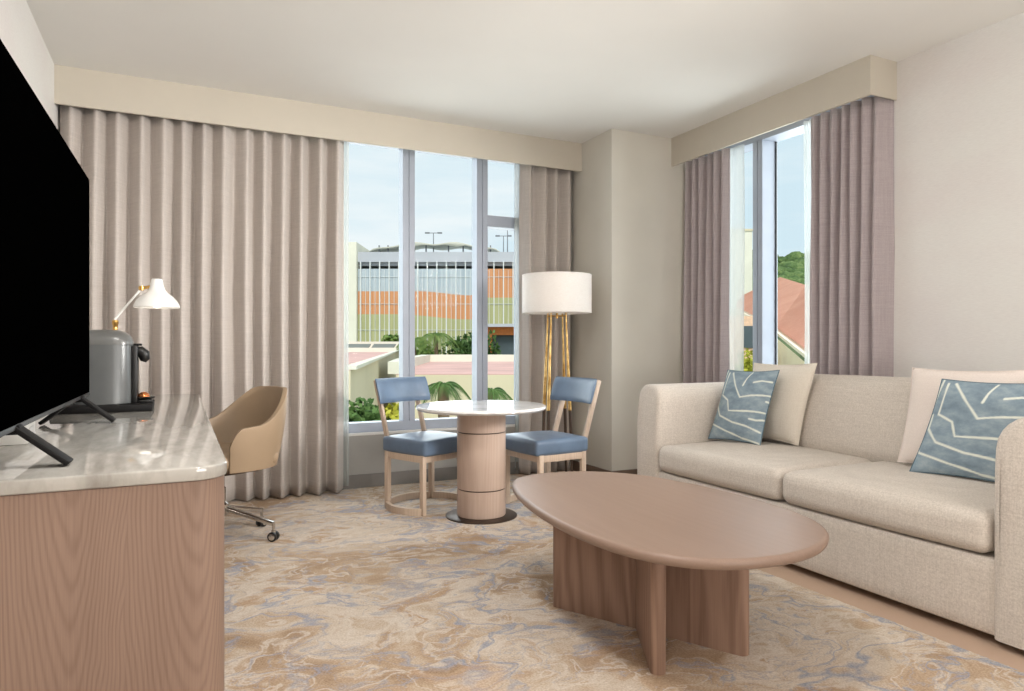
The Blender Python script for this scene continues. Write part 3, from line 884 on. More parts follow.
# ------------------------------------------------------------------ sofa
SX0, SX1 = 2.72, 3.80
SY0, SY1 = 1.30, 3.735
AI, AO = 1.525, 3.505
so = empty('sofa', (3.25, 2.51, 0), label='long oatmeal upholstered sofa with rounded arms and two seat cushions by the side window', cat='sofa')
b = NB(); soft(b, SX0+0.012, SX1, AI-0.02, AO+0.02, 0.035, 0.322, 0.014, 6, (0,0,0)); obj('front_rail', b, M['sofa'], so)
def arm(y0, y1):
    b = NB(); rt_, rb = 0.115, 0.02
    # cross section in y,z, rounded at the top
    w = y1-y0; rt_ = min(rt_, w/2-0.002)
    sec = []
    far = y0 > 2.5
    r_hi, r_lo = (0.06, 0.12) if far else (0.12, 0.06)      # outer corner tighter than the inner one
    for i in range(14):
        a = PI/2*(i % 7)/6+(PI/2 if i > 6 else 0)
        rr_ = r_hi if i <= 6 else r_lo
        cyy = (y1-rr_) if i <= 6 else (y0+rr_)
        sec.append((cyy+rr_*math.cos(a), 0.865-rr_+rr_*math.sin(a)))
    sec += [(y0, z_) for z_ in (0.70, 0.65, 0.6, 0.55, 0.5, 0.4, 0.2, 0.03)]+[(y1, z_) for z_ in (0.03, 0.2, 0.4, 0.5, 0.55, 0.6, 0.65, 0.70)]
    ctr = ((y0+y1)/2, 0.45)
    rows = []
    xs = [(SX0+0.000, 0.030), (SX0+0.004, 0.016), (SX0+0.012, 0.007), (SX0+0.026, 0.001), (SX0+0.05, 0.0)]+[(SX0+0.1+k*0.14, 0) for k in range(7)]+[(SX1-0.02, 0.004), (SX1, 0.02)]
    for x, ins in xs:
        row = []
        for yy, zz in sec:
            sy_ = (w/2-ins)/(w/2); sz_ = (0.42-ins)/0.42
            z2 = ctr[1]+(zz-ctr[1])*sz_
            if zz < 0.05: z2 = zz
            # gentle dip of the arm toward the front top
            row.append(b.verts.new((x+(0.0 if zz < 0.5 else 0.035*((zz-0.5)/0.365)**3*(1-min(1,(x-SX0)/0.5))), ctr[0]+(yy-ctr[0])*sy_, z2)))
        rows.append(row)
    n = len(sec)
    for p, q in zip(rows, rows[1:]):
        for i in range(n): b.faces.new((p[i], p[(i+1) % n], q[(i+1) % n], q[i]))
    b.faces.new(rows[0][::-1]); b.faces.new(rows[-1])
    return obj('armrest', b, M['sofa'], so, angle=50)
arm(AO, SY1); arm(SY0, AI)
for y0, y1 in ((AI+0.008, 2.518), (2.526, AO-0.006)):
    b = NB(); soft(b, SX0-0.012, 3.52, y0, y1, 0.330, 0.494, 0.050, 14, (0.012, 0.0, 0.024)); obj('seat_cushion', b, M['sofa'], so)
# back frame and leaning back cushion
b = NB(); soft(b, 3.58, SX1+0.03, AI-0.10, AO+0.10, 0.30, 0.90, 0.08, 10, (0, 0, 0)); obj('back_frame', b, M['sofa'], so)
b = NB(); soft(b, -0.10, 0.10, AI+0.01, AO-0.01, 0.0, 0.50, 0.085, 16, (0.03, 0, 0.012))
b.transform(Matrix.Translation((3.50, 0, 0.445)) @ Matrix.Rotation(R(15), 4, 'Y')); obj('back_cushion', b, M['sofa'], so)
for x in (SX0+0.08, SX1-0.08):
    for y in (SY0+0.08, SY1-0.08):
        obj('foot', box(NB(), x-0.025, x+0.025, y-0.025, y+0.025, 0, 0.04), M['black'], so)

# ------------------------------------------------------------------ pillows
PAT = [[(262,130),(215,290),(265,330),(270,400),(490,400)], [(290,130),(318,220),(350,310),(420,300),(540,292)], [(425,130),(395,180),(372,230)],
       [(440,210),(490,200),(545,207)], [(190,290),(170,360),(200,430),(290,475),(370,492),(450,520)],
       [(247,112),(190,250),(115,440),(130,480),(230,530),(330,570),(430,585)], [(400,447),(440,452),(485,442)], [(505,330),(520,332)]]
def to_uv(x, y):
    # affine from the pillow's own corners: TL, TR, BL
    ex, ey = (343, 20), (-145, 468)
    det = ex[0]*ey[1]-ex[1]*ey[0]; dx, dy = x-238, y-105
    return ((dx*ey[1]-dy*ey[0])/det, (ex[0]*dy-ex[1]*dx)/det)
PUV = [[to_uv(*p) for p in l] for l in PAT]
def seg_d(p, a, b_):
    ax, ay = b_[0]-a[0], b_[1]-a[1]; L = ax*ax+ay*ay
    t_ = max(0, min(1, ((p[0]-a[0])*ax+(p[1]-a[1])*ay)/L)) if L else 0
    return math.hypot(p[0]-a[0]-t_*ax, p[1]-a[1]-t_*ay)
def pattern_mat():
    t = NT('painted_blue_linen')
    at = t.a('ShaderNodeAttribute', attribute_name='pattern')
    n = t.noise(t.coord(scale=(5, 5, 9)), 2.2, 5, 0.65)
    f = t.noise(t.coord(), 200, 2)
    c = t.ramp(n.outputs[0], [(0.32, (120,137,150)), (0.5, (138,156,168)), (0.68, (160,174,182))])
    col = t.mix(at.outputs['Fac'], c, lin((226,230,220)))
    t.bump(f.outputs[0], 0.2, 0.002)
    return t.fin(col, 0.9, 0, 0.2)
M['blue_pillow'] = pattern_mat()
def pillow(name, BL, BR, TL, TR, th, mat, label, cat, patt=False, n=64, piping=None, seamlbl=None, group=None, sag=0.03, lean_c=0):
    BL, BR, TL, TR = [Vector(v) for v in (BL, BR, TL, TR)]
    nrm = (BR-BL).cross(TL-BL).normalized()
    if nrm.x > 0: nrm = -nrm
    bm = NB(); lay = bm.verts.layers.float.new('pattern') if patt else None
    root = empty(name, (BL+BR)/2, label=label, cat=cat, group=group)
    if patt: n = 120
    F, B = [], []
    def sh(a): return max(0.0, 1-abs(a)**2.6)**0.62
    for i in range(n+1):
        rf, rb_ = [], []
        for k in range(n+1):
            u, v = i/n, k/n
            a, c = 2*u-1, 2*v-1
            # edges draw in between the corners
            a2 = a*(1-0.055*(1-c*c)**1.0*abs(a)); c2_ = c*(1-0.055*(1-a*a)*abs(c))
            uu, vv = (a2+1)/2, (c2_+1)/2
            p = BL*(1-uu)*(1-vv)+BR*uu*(1-vv)+TL*(1-uu)*vv+TR*uu*vv
            hgt = th*sh(a)*sh(c)
            hgt += 0.006*noise.noise(Vector((u*4+BL.y*3, v*4, 1.3)))*sh(a)*sh(c)
            vf = bm.verts.new(p+nrm*hgt); rf.append(vf)
            edge = i in (0, n) or k in (0, n)
            rb_.append(vf if edge else bm.verts.new(p-nrm*hgt))
            if patt:
                d_ = min(seg_d((u, 1-v), l[q], l[q+1]) for l in PUV for q in range(len(l)-1))
                wv = 0.011+0.004*noise.noise(Vector((u*9, v*9, 4)))
                vf[lay] = 1.0 if d_ < wv*0.7 else max(0.0, 1-(d_-wv*0.7)/(wv*0.6))
        F.append(rf); B.append(rb_)
    for i in range(n):
        for k in range(n):
            bm.faces.new((F[i][k], F[i+1][k], F[i+1][k+1], F[i][k+1]))
            q = (B[i][k], B[i][k+1], B[i+1][k+1], B[i+1][k])
            if len(set(q)) == 4:
                try: bm.faces.new(q)
                except ValueError: pass
    o = obj('cushion_cover', bm, mat, root, angle=100)
    bd = NB(); ring = [F[0][k] for k in ()]
    # seam piping around the edge
    P_ = []
    def ep(a, c):
        a2 = a*(1-0.055*(1-c*c)*abs(a)); c2_ = c*(1-0.055*(1-a*a)*abs(c)); uu, vv = (a2+1)/2, (c2_+1)/2
        return BL*(1-uu)*(1-vv)+BR*uu*(1-vv)+TL*(1-uu)*vv+TR*uu*vv
    m_ = 16
    for s in range(m_): P_.append(ep(-1+2*s/m_, -1))
    for s in range(m_): P_.append(ep(1, -1+2*s/m_))
    for s in range(m_): P_.append(ep(1-2*s/m_, 1))
    for s in range(m_+1): P_.append(ep(-1, 1-2*s/m_))
    tube(bd, P_, 0.0028, 6); obj('seam', bd, piping or mat, root)
    return root
M['teal_seam'] = plain('blue_seam', (84,108,122), 0.9)
zs = 0.518
pillow('throw_pillow', (3.36,3.44,zs), (3.36,2.975,zs), (3.475,3.44,zs+0.485), (3.475,2.935,zs+0.495), 0.062, M['pillow_w'],
       'cream throw pillow behind the blue one at the far end of the sofa', 'pillow', n=32)
pillow('throw_pillow', (3.11,3.475,zs-0.004), (3.165,3.085,zs-0.004), (3.285,3.485,zs+0.44), (3.335,3.095,zs+0.45), 0.055, M['blue_pillow'],
       'blue throw pillow with white painted lines at the far end of the sofa', 'pillow', True, piping=M['teal_seam'])
pillow('throw_pillow', (3.355,2.335,zs), (3.355,1.80,zs), (3.475,2.335,zs+0.485), (3.475,1.79,zs+0.49), 0.062, M['pillow_pink'],
       'blush white throw pillow behind the blue one near the right armrest', 'pillow', n=32)
pillow('throw_pillow', (3.155,2.135,zs-0.004), (3.245,1.70,zs-0.004), (3.325,2.085,zs+0.44), (3.40,1.645,zs+0.44), 0.055, M['blue_pillow'],
       'blue throw pillow with white painted lines beside the right armrest', 'pillow', True, piping=M['teal_seam'])

# ------------------------------------------------------------------ the world outside
GZ = -4.2
M['ground'] = plain('ground_grass_pavement', (150,152,128), 0.95, var=0.12, vscale=0.2)
b = NB(); box(b, -120, 200, 6.2, 260, GZ-0.5, GZ); box(b, 5.0, 200, -60, 6.2, GZ-0.5, GZ)
struct('ground', b, M['ground'])
M['stucco_cream'] = plain('cream_stucco', (222,212,182), 0.9, var=0.02, vscale=0.6)
M['stucco_pale'] = plain('pale_stucco', (232,230,214), 0.9, var=0.02, vscale=0.6)
M['pink_roof'] = plain('pink_membrane_roof', (212,172,164), 0.9, var=0.06, vscale=0.7)
M['solar'] = plain('dark_roof_panel', (110,114,108), 0.5, var=0.05, vscale=2)
M['fin'] = plain('white_fin', (226,230,230), 0.6, var=0.01)
M['conc'] = plain('grey_concrete', (190,194,202), 0.8, var=0.03, vscale=0.3)
M['dark_open'] = plain('dark_opening', (78,92,98), 0.7, var=0.1, vscale=0.5)
M['tent'] = plain('tent_membrane', (222,222,206), 0.8, var=0.02, vscale=0.3)
M['steel'] = plain('painted_steel', (120,124,128), 0.5)
M['pole'] = plain('pole_grey', (110,114,120), 0.5)

def facade_mat():
    """garage screen painted grey-blue, orange and olive in a wave; the wave is part of the paint"""
    t = NT('painted_screen_wave')
    tc = t.a('ShaderNodeTexCoord'); sx = t.a('ShaderNodeSeparateXYZ'); t.k(tc.outputs['Object'], sx.inputs[0])
    X, Z = sx.outputs['X'], sx.outputs['Z']      # X along the wall, metres; Z up
    # orange band: top line and bottom line
    def step(e0, e1): 
        m = t.a('ShaderNodeMapRange', interpolation_type='SMOOTHSTEP', ins={'From Min': e0, 'From Max': e1}); t.k(X, m.inputs[0]); return m.outputs[0]
    s1 = step(-8, -3.8); s2 = step(-3.6, -2.2)
    topl = t.math('ADD', t.math('MULTIPLY', s1, -0.35), 5.85)
    topl = t.math('ADD', topl, t.math('MULTIPLY', s2, 2.9))
    botl = t.math('ADD', t.math('MULTIPLY', step(-10, -3.8), -0.45), 3.85)
    botl = t.math('ADD', botl, t.math('MULTIPLY', s2, 1.9))
    is_o = t.math('LESS_THAN', Z, topl); is_g = t.math('LESS_THAN', Z, botl)
    st = t.noise(t.coord(scale=(9, 9, 0.2)), 1, 2)
    blue = t.ramp(st.outputs[0], [(0.35, (172,186,196)), (0.65, (196,206,212))])
    org = t.ramp(st.outputs[0], [(0.35, (206,146,104)), (0.65, (222,164,120))])
    grn = t.ramp(st.outputs[0], [(0.35, (172,174,130)), (0.65, (190,190,146))])
    c = t.mix(is_o, blue, org); c = t.mix(is_g, c, grn)
    return t.fin(c, 0.85, 0, 0.2)
M['wave'] = facade_mat()
D = 60.0
yaw_z = -YAW
base = W(512, D, GZ)
g = empty('parking_garage', base, yaw_z, label='parking building with wave painted orange, olive and grey screen across the street', cat='building')
# local x to the right in view, y away, z up from ground; shift material z by using object origin = eye height
def gl(bm): bm.transform(Matrix.Translation((0, 0, -GZ))); return bm     # coordinates given above room floor
def lx(px): return (px-512)/688.0*D
def lz(py): return zat(py, D)
xL, xR = lx(357), 16.0
Zt = lz(252)
def wall_part(name, x0, x1, z0, z1, y0, y1, mat, lb=None):
    b = NB(); box(b, x0, x1, y0, y1, z0, z1); b.transform(Matrix.Translation((0, 0, -GZ)))
    return obj(name, b, mat, g, world=False, smooth=False, label=lb)
b = NB(); box(b, xL, xR, 0, 0.15, 0.2, lz(269)+0.02)
scr = obj('painted_screen', b, M['wave'], g, world=False, smooth=False, label='orange olive and grey painted screen')
scr.location = (0, 0, -GZ)
wall_part('lower_wall', xL, xR, GZ, 0.2, 0.0, 0.3, M['stucco_cream'])
wall_part('parapet', xL, xR, lz(262), Zt, -0.05, 0.3, M['conc'])
wall_part('deck', xL, xR, lz(262)-0.3, lz(262), 0.3, 22, M['conc'])
wall_part('core_wall', xL, xR, GZ, lz(262)-0.3, 6, 6.3, M['dark_open'], 'dark openings below the parapet')
px = 361.0; k = 0
while lx(px) < xR-0.3:
    x = lx(px); wide = (k % 2 == 0)
    w_ = 0.042 if wide else 0.016
    b = NB(); box(b, x-w_, x+w_, -0.25 if wide else -0.10, 0.0, 0.2, lz(262) if wide else lz(270)); b.transform(Matrix.Translation((0, 0, -GZ)))
    obj('fin', b, M['fin'], g, world=False, smooth=False); px += 4.75; k += 1
for z in (lz(277), lz(304), lz(330)): wall_part('screen_rail', xL, xR, z-0.018, z+0.018, -0.06, -0.02, M['fin'])
# stair tower at the left end
wall_part('stair_tower', lx(150), lx(358), GZ, lz(243), -0.6, 5, M['stucco_pale'])
wall_part('roof_kiosk', lx(364.5), lx(373), Zt, lz(246), 4, 7, plain('kiosk_brown', (150,124,104), 0.8))
# tensile canopy on the roof deck
b = NB(); n = 30; A_, B_ = [], []
for i in range(n+1):
    u = i/n; x = lx(366)+(lx(500)-lx(366))*u
    z = lz(250)+(lz(239.5)-lz(250))*(math.sin(PI*min(1, u*1.0))**0.55)*(0.86+0.14*math.cos(u*6*PI))
    A_.append(b.verts.new((x, 1.0, z))); B_.append(b.verts.new((x, 9, z+0.6)))
C_ = [b.verts.new((v.co.x, 1.0, min(v.co.z-0.15, lz(246)+0.35*abs(math.sin(i/n*3*PI))))) for i, v in enumerate(A_)]
for i in range(n):
    b.faces.new((A_[i], A_[i+1], B_[i+1], B_[i])); b.faces.new((C_[i], C_[i+1], A_[i+1], A_[i]))
b.transform(Matrix.Translation((0, 0, -GZ)))
cn = obj('canopy', b, M['tent'], g, world=False, label='pale stretched roof canopy')
cn.modifiers.new('s', 'SOLIDIFY').thickness = 0.06
for px in (376, 385, 412, 424, 447, 462, 475, 490):
    wall_part('canopy_post', lx(px)-0.06, lx(px)+0.06, Zt-0.5, lz(243), 1.4, 1.52, M['steel'])
def street_lamp(px, top, dd, lbl):
    p = W(px, dd, Zt-0.9+0.0)
    r = empty('street_lamp', p, yaw_z, label=lbl, cat='street lamp', group='light poles on the garage roof')
    h = zat(top, dd)-p.z
    obj('pole', lathe(NB(), [(0.06, 0), (0.035, h)], (0,0,0), 10), M['pole'], r, world=False)
    b = NB(); box(b, -0.75, 0.75, -0.03, 0.03, h-0.03, h+0.03); obj('crossarm', b, M['pole'], r, world=False)
    for s in (-1, 1):
        b = NB(); box(b, s*0.6-0.22, s*0.6+0.22, -0.12, 0.12, h-0.05, h+0.07, 0.02); obj('lamp_head', b, M['pole'], r, world=False)
street_lamp(433.5, 233, 66, 'tall double headed light pole on the garage roof seen through the middle pane')
street_lamp(503.5, 236, 70, 'shorter left light pole on the garage roof seen under the transom')
street_lamp(507.5, 229, 66, 'taller right light pole on the garage roof seen under the transom')

# small orange kiosk building and car below the garage
k0 = W(503, 45, GZ)
kb = empty('orange_building', k0, yaw_z, label='small orange building with glazed front and grey roof beyond the pink roof', cat='building')
def kl(px): return (px-503)/688.0*45
def kz(py): return zat(py, 45)-GZ
b = NB(); box(b, kl(484), kl(492), 0, 3, 0, kz(327)); box(b, kl(492), kl(530), 0, 3, kz(335), kz(327)); box(b, kl(484), kl(530), 2.5, 3, 0, kz(327))
obj('wall', b, plain('orange_paint', (214,130,74), 0.85), kb, world=False, smooth=False)
b = NB(); prism(b, [(kl(482), -0.6), (kl(532), -0.6), (kl(532), 3.2), (kl(482), 3.2)], kz(327), kz(324)); obj('roof', b, M['conc'], kb, world=False, smooth=False)
b = NB(); box(b, kl(492), kl(530), 0.4, 0.5, 0, kz(335)); obj('glazing', b, M['dark_open'], kb, world=False, smooth=False)
cr = empty('car', W(509, 40, 0), yaw_z, label='pale car parked in front of the small orange building', cat='car')
czr = zat(351.5, 40)
b = NB()
prof = [(-2.1,0.35),(-2.1,0.8),(-1.5,0.95),(-0.9,1.38),(0.7,1.42),(1.3,1.0),(2.05,0.88),(2.1,0.35)]
q0 = [b.verts.new((x, -0.85, z)) for x, z in prof]; q1 = [b.verts.new((x, 0.85, z)) for x, z in prof]
for i in range(len(prof)): j = (i+1) % len(prof); b.faces.new((q0[i], q0[j], q1[j], q1[i]))
b.faces.new(q0); b.faces.new(q1[::-1]); bmesh.ops.bevel(b, geom=b.edges[:], offset=0.06, segments=2, affect='EDGES')
obj('car_body', b, plain('car_paint', (206,204,198), 0.3), cr, world=False)
b = NB(); box(b, -0.85, 0.7, -0.87, 0.87, 1.0, 1.32, 0.04); obj('car_window', b, M['black'], cr, world=False)
for x in (-1.35, 1.3):
    for y in (-0.8, 0.8):
        b = NB(); lathe(b, [(0, -0.1), (0.33, -0.1), (0.33, 0.1), (0, 0.1)], (0,0,0), 20); b.transform(Matrix.Translation((x, y, 0.33)) @ Matrix.Rotation(R(90), 4, 'X')); obj('wheel', b, M['black'], cr, world=False)
cr.location.z = GZ

# flat roofed cream building, right part
def polyroof(name, P, zr, par, label, wallmat, roofmat, pw=0.35):
    """P: plan points (Vector), zr roof level, par parapet top"""
    c = sum(P, Vector((0,0,0)))/len(P); c.z = GZ
    r = empty(name, c, label=label, cat='building')
    b = NB(); prism(b, [(p.x, p.y) for p in P], GZ, zr-0.02); obj('wall', b, wallmat, r, smooth=False)
    b = NB(); prism(b, [(p.x, p.y) for p in P], zr-0.02, zr); obj('roof', b, roofmat, r, smooth=False, label='flat pink roof')
    return r
zr2 = 0.42
P2 = [W(388, 16.9), W(545, 16.9), W(560, 30), W(425, 29), W(407, 22.5)]
P2 = [W(396, 16.9), W(560, 16.9), W(570, 30), W(426, 30), W(404, 21.5)]
r2 = polyroof('flat_roof_building', P2, zr2, 0.7, 'cream building with flat pink roof seen through the middle pane', M['stucco_cream'], M['pink_roof'])
b = NB()
for i, (a, c, zz) in enumerate(((P2[2], P2[3], 0.72), (P2[3], P2[4], 0.72), (P2[4], P2[0], 0.72))):
    bar(b, Vector((a.x, a.y, (zr2+zz)/2)), Vector((c.x, c.y, (zr2+zz)/2)), 0.4, zz-zr2+0.0, bev=0.0)
q = W(474, 30); q3 = W(540, 30)
obj('parapet', b, M['stucco_pale'], r2, smooth=False)
# left part, higher, with roof edge running away from us
P1 = [W(120, 9.2), W(350.5, 9.4), W(399, 40), W(399.2, 44), W(120, 44)]
r1 = polyroof('flat_roof_building', P1, 0.80, 1.0, 'cream building with pink roof and dark roof panels seen through the left pane', M['stucco_cream'], M['pink_roof'])
b = NB(); 
bar(b, W(350.5, 9.4, 0.815), W(399, 40, 0.86), 0.16, 0.05, bev=0)
bar(b, W(120, 34, 0.90), W(396.5, 34, 0.90), 0.3, 0.22, bev=0); bar(b, W(120, 43.8, 1.12), W(399, 43.8, 1.12), 0.3, 0.5, bev=0)
obj('parapet', b, M['stucco_pale'], r1, smooth=False)
b = NB()
for a, c in ((341, 366), (369, 391)):
    p = [W(a, 36, 0.84), W(c, 36, 0.84), W(c+5, 42, 1.22), W(a+5, 42, 1.22)]
    v = [b.verts.new(x) for x in p]; v2 = [b.verts.new(x-Vector((0,0,0.06))) for x in p]
    b.faces.new(v); b.faces.new(v2[::-1])
    for i in range(4): j = (i+1) % 4; b.faces.new((v[i], v2[i], v2[j], v[j]))
obj('roof_panel', b, M['solar'], r1, smooth=False, label='dark roof panels')

# vegetation -------------------------------------------------------------
def leafmat(name, a, b_):
    t = NT(name); n = t.noise(t.coord(), 3.5, 3); c = t.ramp(n.outputs[0], [(0.35, a), (0.65, b_)])
    return t.fin(c, 0.7, 0, 0.3)
M['leaf_dark'] = leafmat('dark_leaves', (58,88,46), (96,126,66))
M['leaf_mid'] = leafmat('green_leaves', (82,114,54), (130,152,80))
M['leaf_yel'] = leafmat('yellow_green_leaves', (140,150,40), (190,186,70))
M['bark'] = plain('palm_bark', (132,112,88), 0.9, var=0.15, vscale=5)
def leaves(bm, c, rx, ry, rz, n, size, rnd):
    for _ in range(n):
        while True:
            p = Vector((rnd.uniform(-1,1), rnd.uniform(-1,1), rnd.uniform(-1,1)))
            if 0.35 < p.length < 1: break
        q = Vector((c[0]+p.x*rx, c[1]+p.y*ry, c[2]+p.z*rz))
        d_ = (Vector((rnd.gauss(0,1), rnd.gauss(0,1), rnd.gauss(0.3,1)))).normalized()
        s = d_.cross(Vector((rnd.gauss(0,1), rnd.gauss(0,1), rnd.gauss(0,1)))).normalized()
        L, Wd = size*rnd.uniform(0.7,1.3), size*0.32
        v = [bm.verts.new(q-d_*L*0.5), bm.verts.new(q+s*Wd), bm.verts.new(q+d_*L*0.5), bm.verts.new(q-s*Wd)]
        bm.faces.new(v)
def bush(name, px, d_, z_top, w, mat, label, cat, seed, size=0.22, n=900, group=None, h=None, z0=None):
    rnd = random.Random(seed); p = W(px, d_); z0 = GZ if z0 is None else z0
    r = empty(name, (p.x, p.y, z0), label=label, cat=cat, group=group)
    H_ = z_top-z0; hh = h or min(H_*0.6, w*1.0)
    b = NB()
    for k in range(6):
        a = rnd.uniform(0, 2*PI); rr_ = rnd.uniform(0, w*0.3)
        leaves(b, (p.x+rr_*math.cos(a), p.y+rr_*math.sin(a), z_top-hh*rnd.uniform(0.42, 0.62)), w*0.33, w*0.33, hh*0.42, n//6, size, rnd)
    obj('foliage', b, mat, r, smooth=False)
    b = NB()
    tube(b, [(p.x, p.y, z0), (p.x+0.05, p.y, z_top-hh*0.5)], [0.09, 0.05], 8)
    obj('trunk', b, M['bark'], r)
def palm(px, d_, z_top, L, label, seed, mat='leaf_mid', nf=12, group='palms in front of the buildings'):
    rnd = random.Random(seed); p = W(px, d_)
    r = empty('palm_tree', (p.x, p.y, GZ), label=label, cat='palm tree', group=group)
    cz = z_top-L*0.30
    obj('trunk', tube(NB(), [(p.x, p.y, GZ), (p.x+0.06, p.y, (GZ+cz)/2), (p.x, p.y, cz)], [0.16, 0.12, 0.10], 10), M['bark'], r)
    for i in range(nf):
        a = 2*PI*i/nf*1.0+rnd.uniform(-0.2, 0.2); up = rnd.uniform(0.45, 1.0)
        b = NB(); pts = []
        for k in range(11):
            t_ = k/10
            pts.append(Vector((p.x+math.cos(a)*L*t_*(1-0.25*up*(1-t_)), p.y+math.sin(a)*L*t_*(1-0.25*up*(1-t_)), cz+L*(up*0.95*t_-(0.75+up*0.75)*t_*t_))))
        tube(b, pts, [0.025*(1-0.8*k/10) for k in range(11)], 5)
        sd = Vector((-math.sin(a), math.cos(a), 0))
        for k in range(1, 10):
            for e in (0, 0.33, 0.66):
                q = pts[k].lerp(pts[k+1] if k < 10 else pts[k], e); w_ = L*0.28*math.sin(PI*min(1, (k+e)/10)*0.9+0.2)
                dirv = (pts[k+1]-pts[k]).normalized()
                for s in (-1, 1):
                    tip = q+sd*s*w_+dirv*w_*0.5-Vector((0, 0, w_*0.45))
                    mid = q.lerp(tip, 0.4)
                    v = [b.verts.new(q), b.verts.new(mid+dirv*0.014*L), b.verts.new(tip), b.verts.new(mid-dirv*0.014*L)]
                    b.faces.new(v)
        obj('frond', b, M[mat], r, smooth=False)
palm(443, 12.5, zat(377, 12.5), 0.56, 'palm with arching fronds left of the table top, against the cream wall', 1, 'leaf_dark')
palm(492, 12.5, zat(384, 12.5), 0.50, 'palm half hidden by the table top, at the second mullion', 2, 'leaf_dark')
palm(436, 35, zat(328, 35), 1.3, 'palm beyond the pink roof, before the olive screen, left of the bushy tree', 3)
palm(414, 35, zat(333, 35), 1.2, 'palm beyond the pink roof right behind the first mullion', 4)
bush('tree', 461, 36, zat(323, 36), 2.6, M['leaf_dark'], 'dark bushy tree beyond the pink roof right of the palm', 'tree', 5, 0.3, 1500, h=4.6)
bush('tree', 474, 37, zat(331, 37), 1.6, M['leaf_dark'], 'slim dark tree beyond the pink roof next to the second mullion', 'tree', 6, 0.3, 900, h=3)
bush('tree', 425, 39, zat(340, 39), 2.6, M['leaf_mid'], 'low green tree between the two palms beyond the pink roof', 'tree', 16, 0.3, 900, h=3)
bush('tree', 391, 47, zat(332, 47), 1.6, M['leaf_mid'], 'green treetop above the left roof edge beside the first mullion', 'tree', 7, 0.3, 700)
bush('tree', 489, 43, zat(326, 43), 1.3, M['leaf_dark'], 'dark tree beside the small orange building', 'tree', 17, 0.3, 700, h=4)
for i, (px, d_, ty, w, m, l) in enumerate(((357, 8.6, 396, 0.75, 'leaf_dark', 'dark green bush outside at the lower left corner of the left pane'),
                                  (373, 8.8, 397, 0.70, 'leaf_dark', 'dark green bush behind the blue backrest of the left dining chair'),
                                  (391, 9.0, 400, 0.55, 'leaf_yel', 'yellow green bush outside beside the first mullion'))):
    bush('garden_bush', px, d_, zat(ty, d_), w, M[m], l, 'bush', 40+i, 0.10, 1200, h=0.9)

# ------------------------------------------------------------------ outside the side window
M['terracotta'] = None
def tiles():
    t = NT('terracotta_roof')
    v = t.coord(scale=(1, 1, 1)); n = t.noise(v, 0.5, 4); n2 = t.noise(v, 9, 3)
    f = t.math('ADD', t.math('MULTIPLY', n.outputs[0], 0.6), t.math('MULTIPLY', n2.outputs[0], 0.4))
    c = t.ramp(f, [(0.35, (232,178,156)), (0.65, (244,198,176))])
    return t.fin(c, 0.9, 0, 0.1)
M['terracotta'] = tiles()
M['stucco_yellow'] = plain('pale_yellow_stucco', (253,244,222), 0.9, var=0.02, vscale=0.6)
hr = empty('terracotta_building', W(800, 24, GZ), label='building with large terracotta roof outside the side window', cat='building')
ev = [v+Vector((0,0,0.28)) for v in [W(736, 52, zat(310, 52)-0.0), W(776, 33, zat(333, 33)), W(806, 24, zat(357, 24)), W(840, 18, zat(384, 18))]]
rd = [W(741, 60, zat(296, 60)), W(780, 52, zat(277, 52)), W(806, 42, zat(285, 42)), W(850, 34, zat(300, 34))]
b = NB(); e_ = [b.verts.new(v) for v in ev]; r_ = [b.verts.new(v) for v in rd]
for i in range(3): b.faces.new((e_[i], e_[i+1], r_[i+1], r_[i]))
bmesh.ops.solidify(b, geom=b.faces[:], thickness=0.18)
obj('roof', b, M['terracotta'], hr, smooth=False, label='salmon terracotta roof')
b = NB()
for i in range(3):
    a, c = ev[i], ev[i+1]
    a2, c2_ = a+Vector((0,0,-0.05)), c+Vector((0,0,-0.05))
    fw = Vector((SN, CS, 0))*1.3
    vs = [b.verts.new(p) for p in (a2+fw, c2_+fw, Vector((c.x, c.y, GZ))+fw, Vector((a.x, a.y, GZ))+fw)]
    b.faces.new(vs)
bmesh.ops.solidify(b, geom=b.faces[:], thickness=0.2)
obj('wall', b, M['stucco_yellow'], hr, smooth=False)
b = NB()
for i in range(3): bar(b, ev[i]-Vector((0,0,0.16)), ev[i+1]-Vector((0,0,0.16)), 0.3, 0.12, bev=0)
obj('eave', b, M['stucco_yellow'], hr, smooth=False)
for k in range(14):
    px = 779.2+5.3*k; t_ = (px-776)/30.0
    d_ = 1/((1-t_)/33+t_/24) if t_ < 1 else 1/((2-t_)/24+(t_-1)/18)
    if d_ < 14: break
    top_py = 333+24*t_+10 if t_ < 1 else 357+27*(t_-1)+11
    c = W(px, d_+0.45, zat(top_py, d_)-1.1)
    b = NB(); obox(b, c, (CS, -SN, 0), (SN, CS, 0), (0,0,1), 1.4/688*d_, 0.30, 1.1)
    obj('window', b, M['dark_open'], hr, smooth=False)
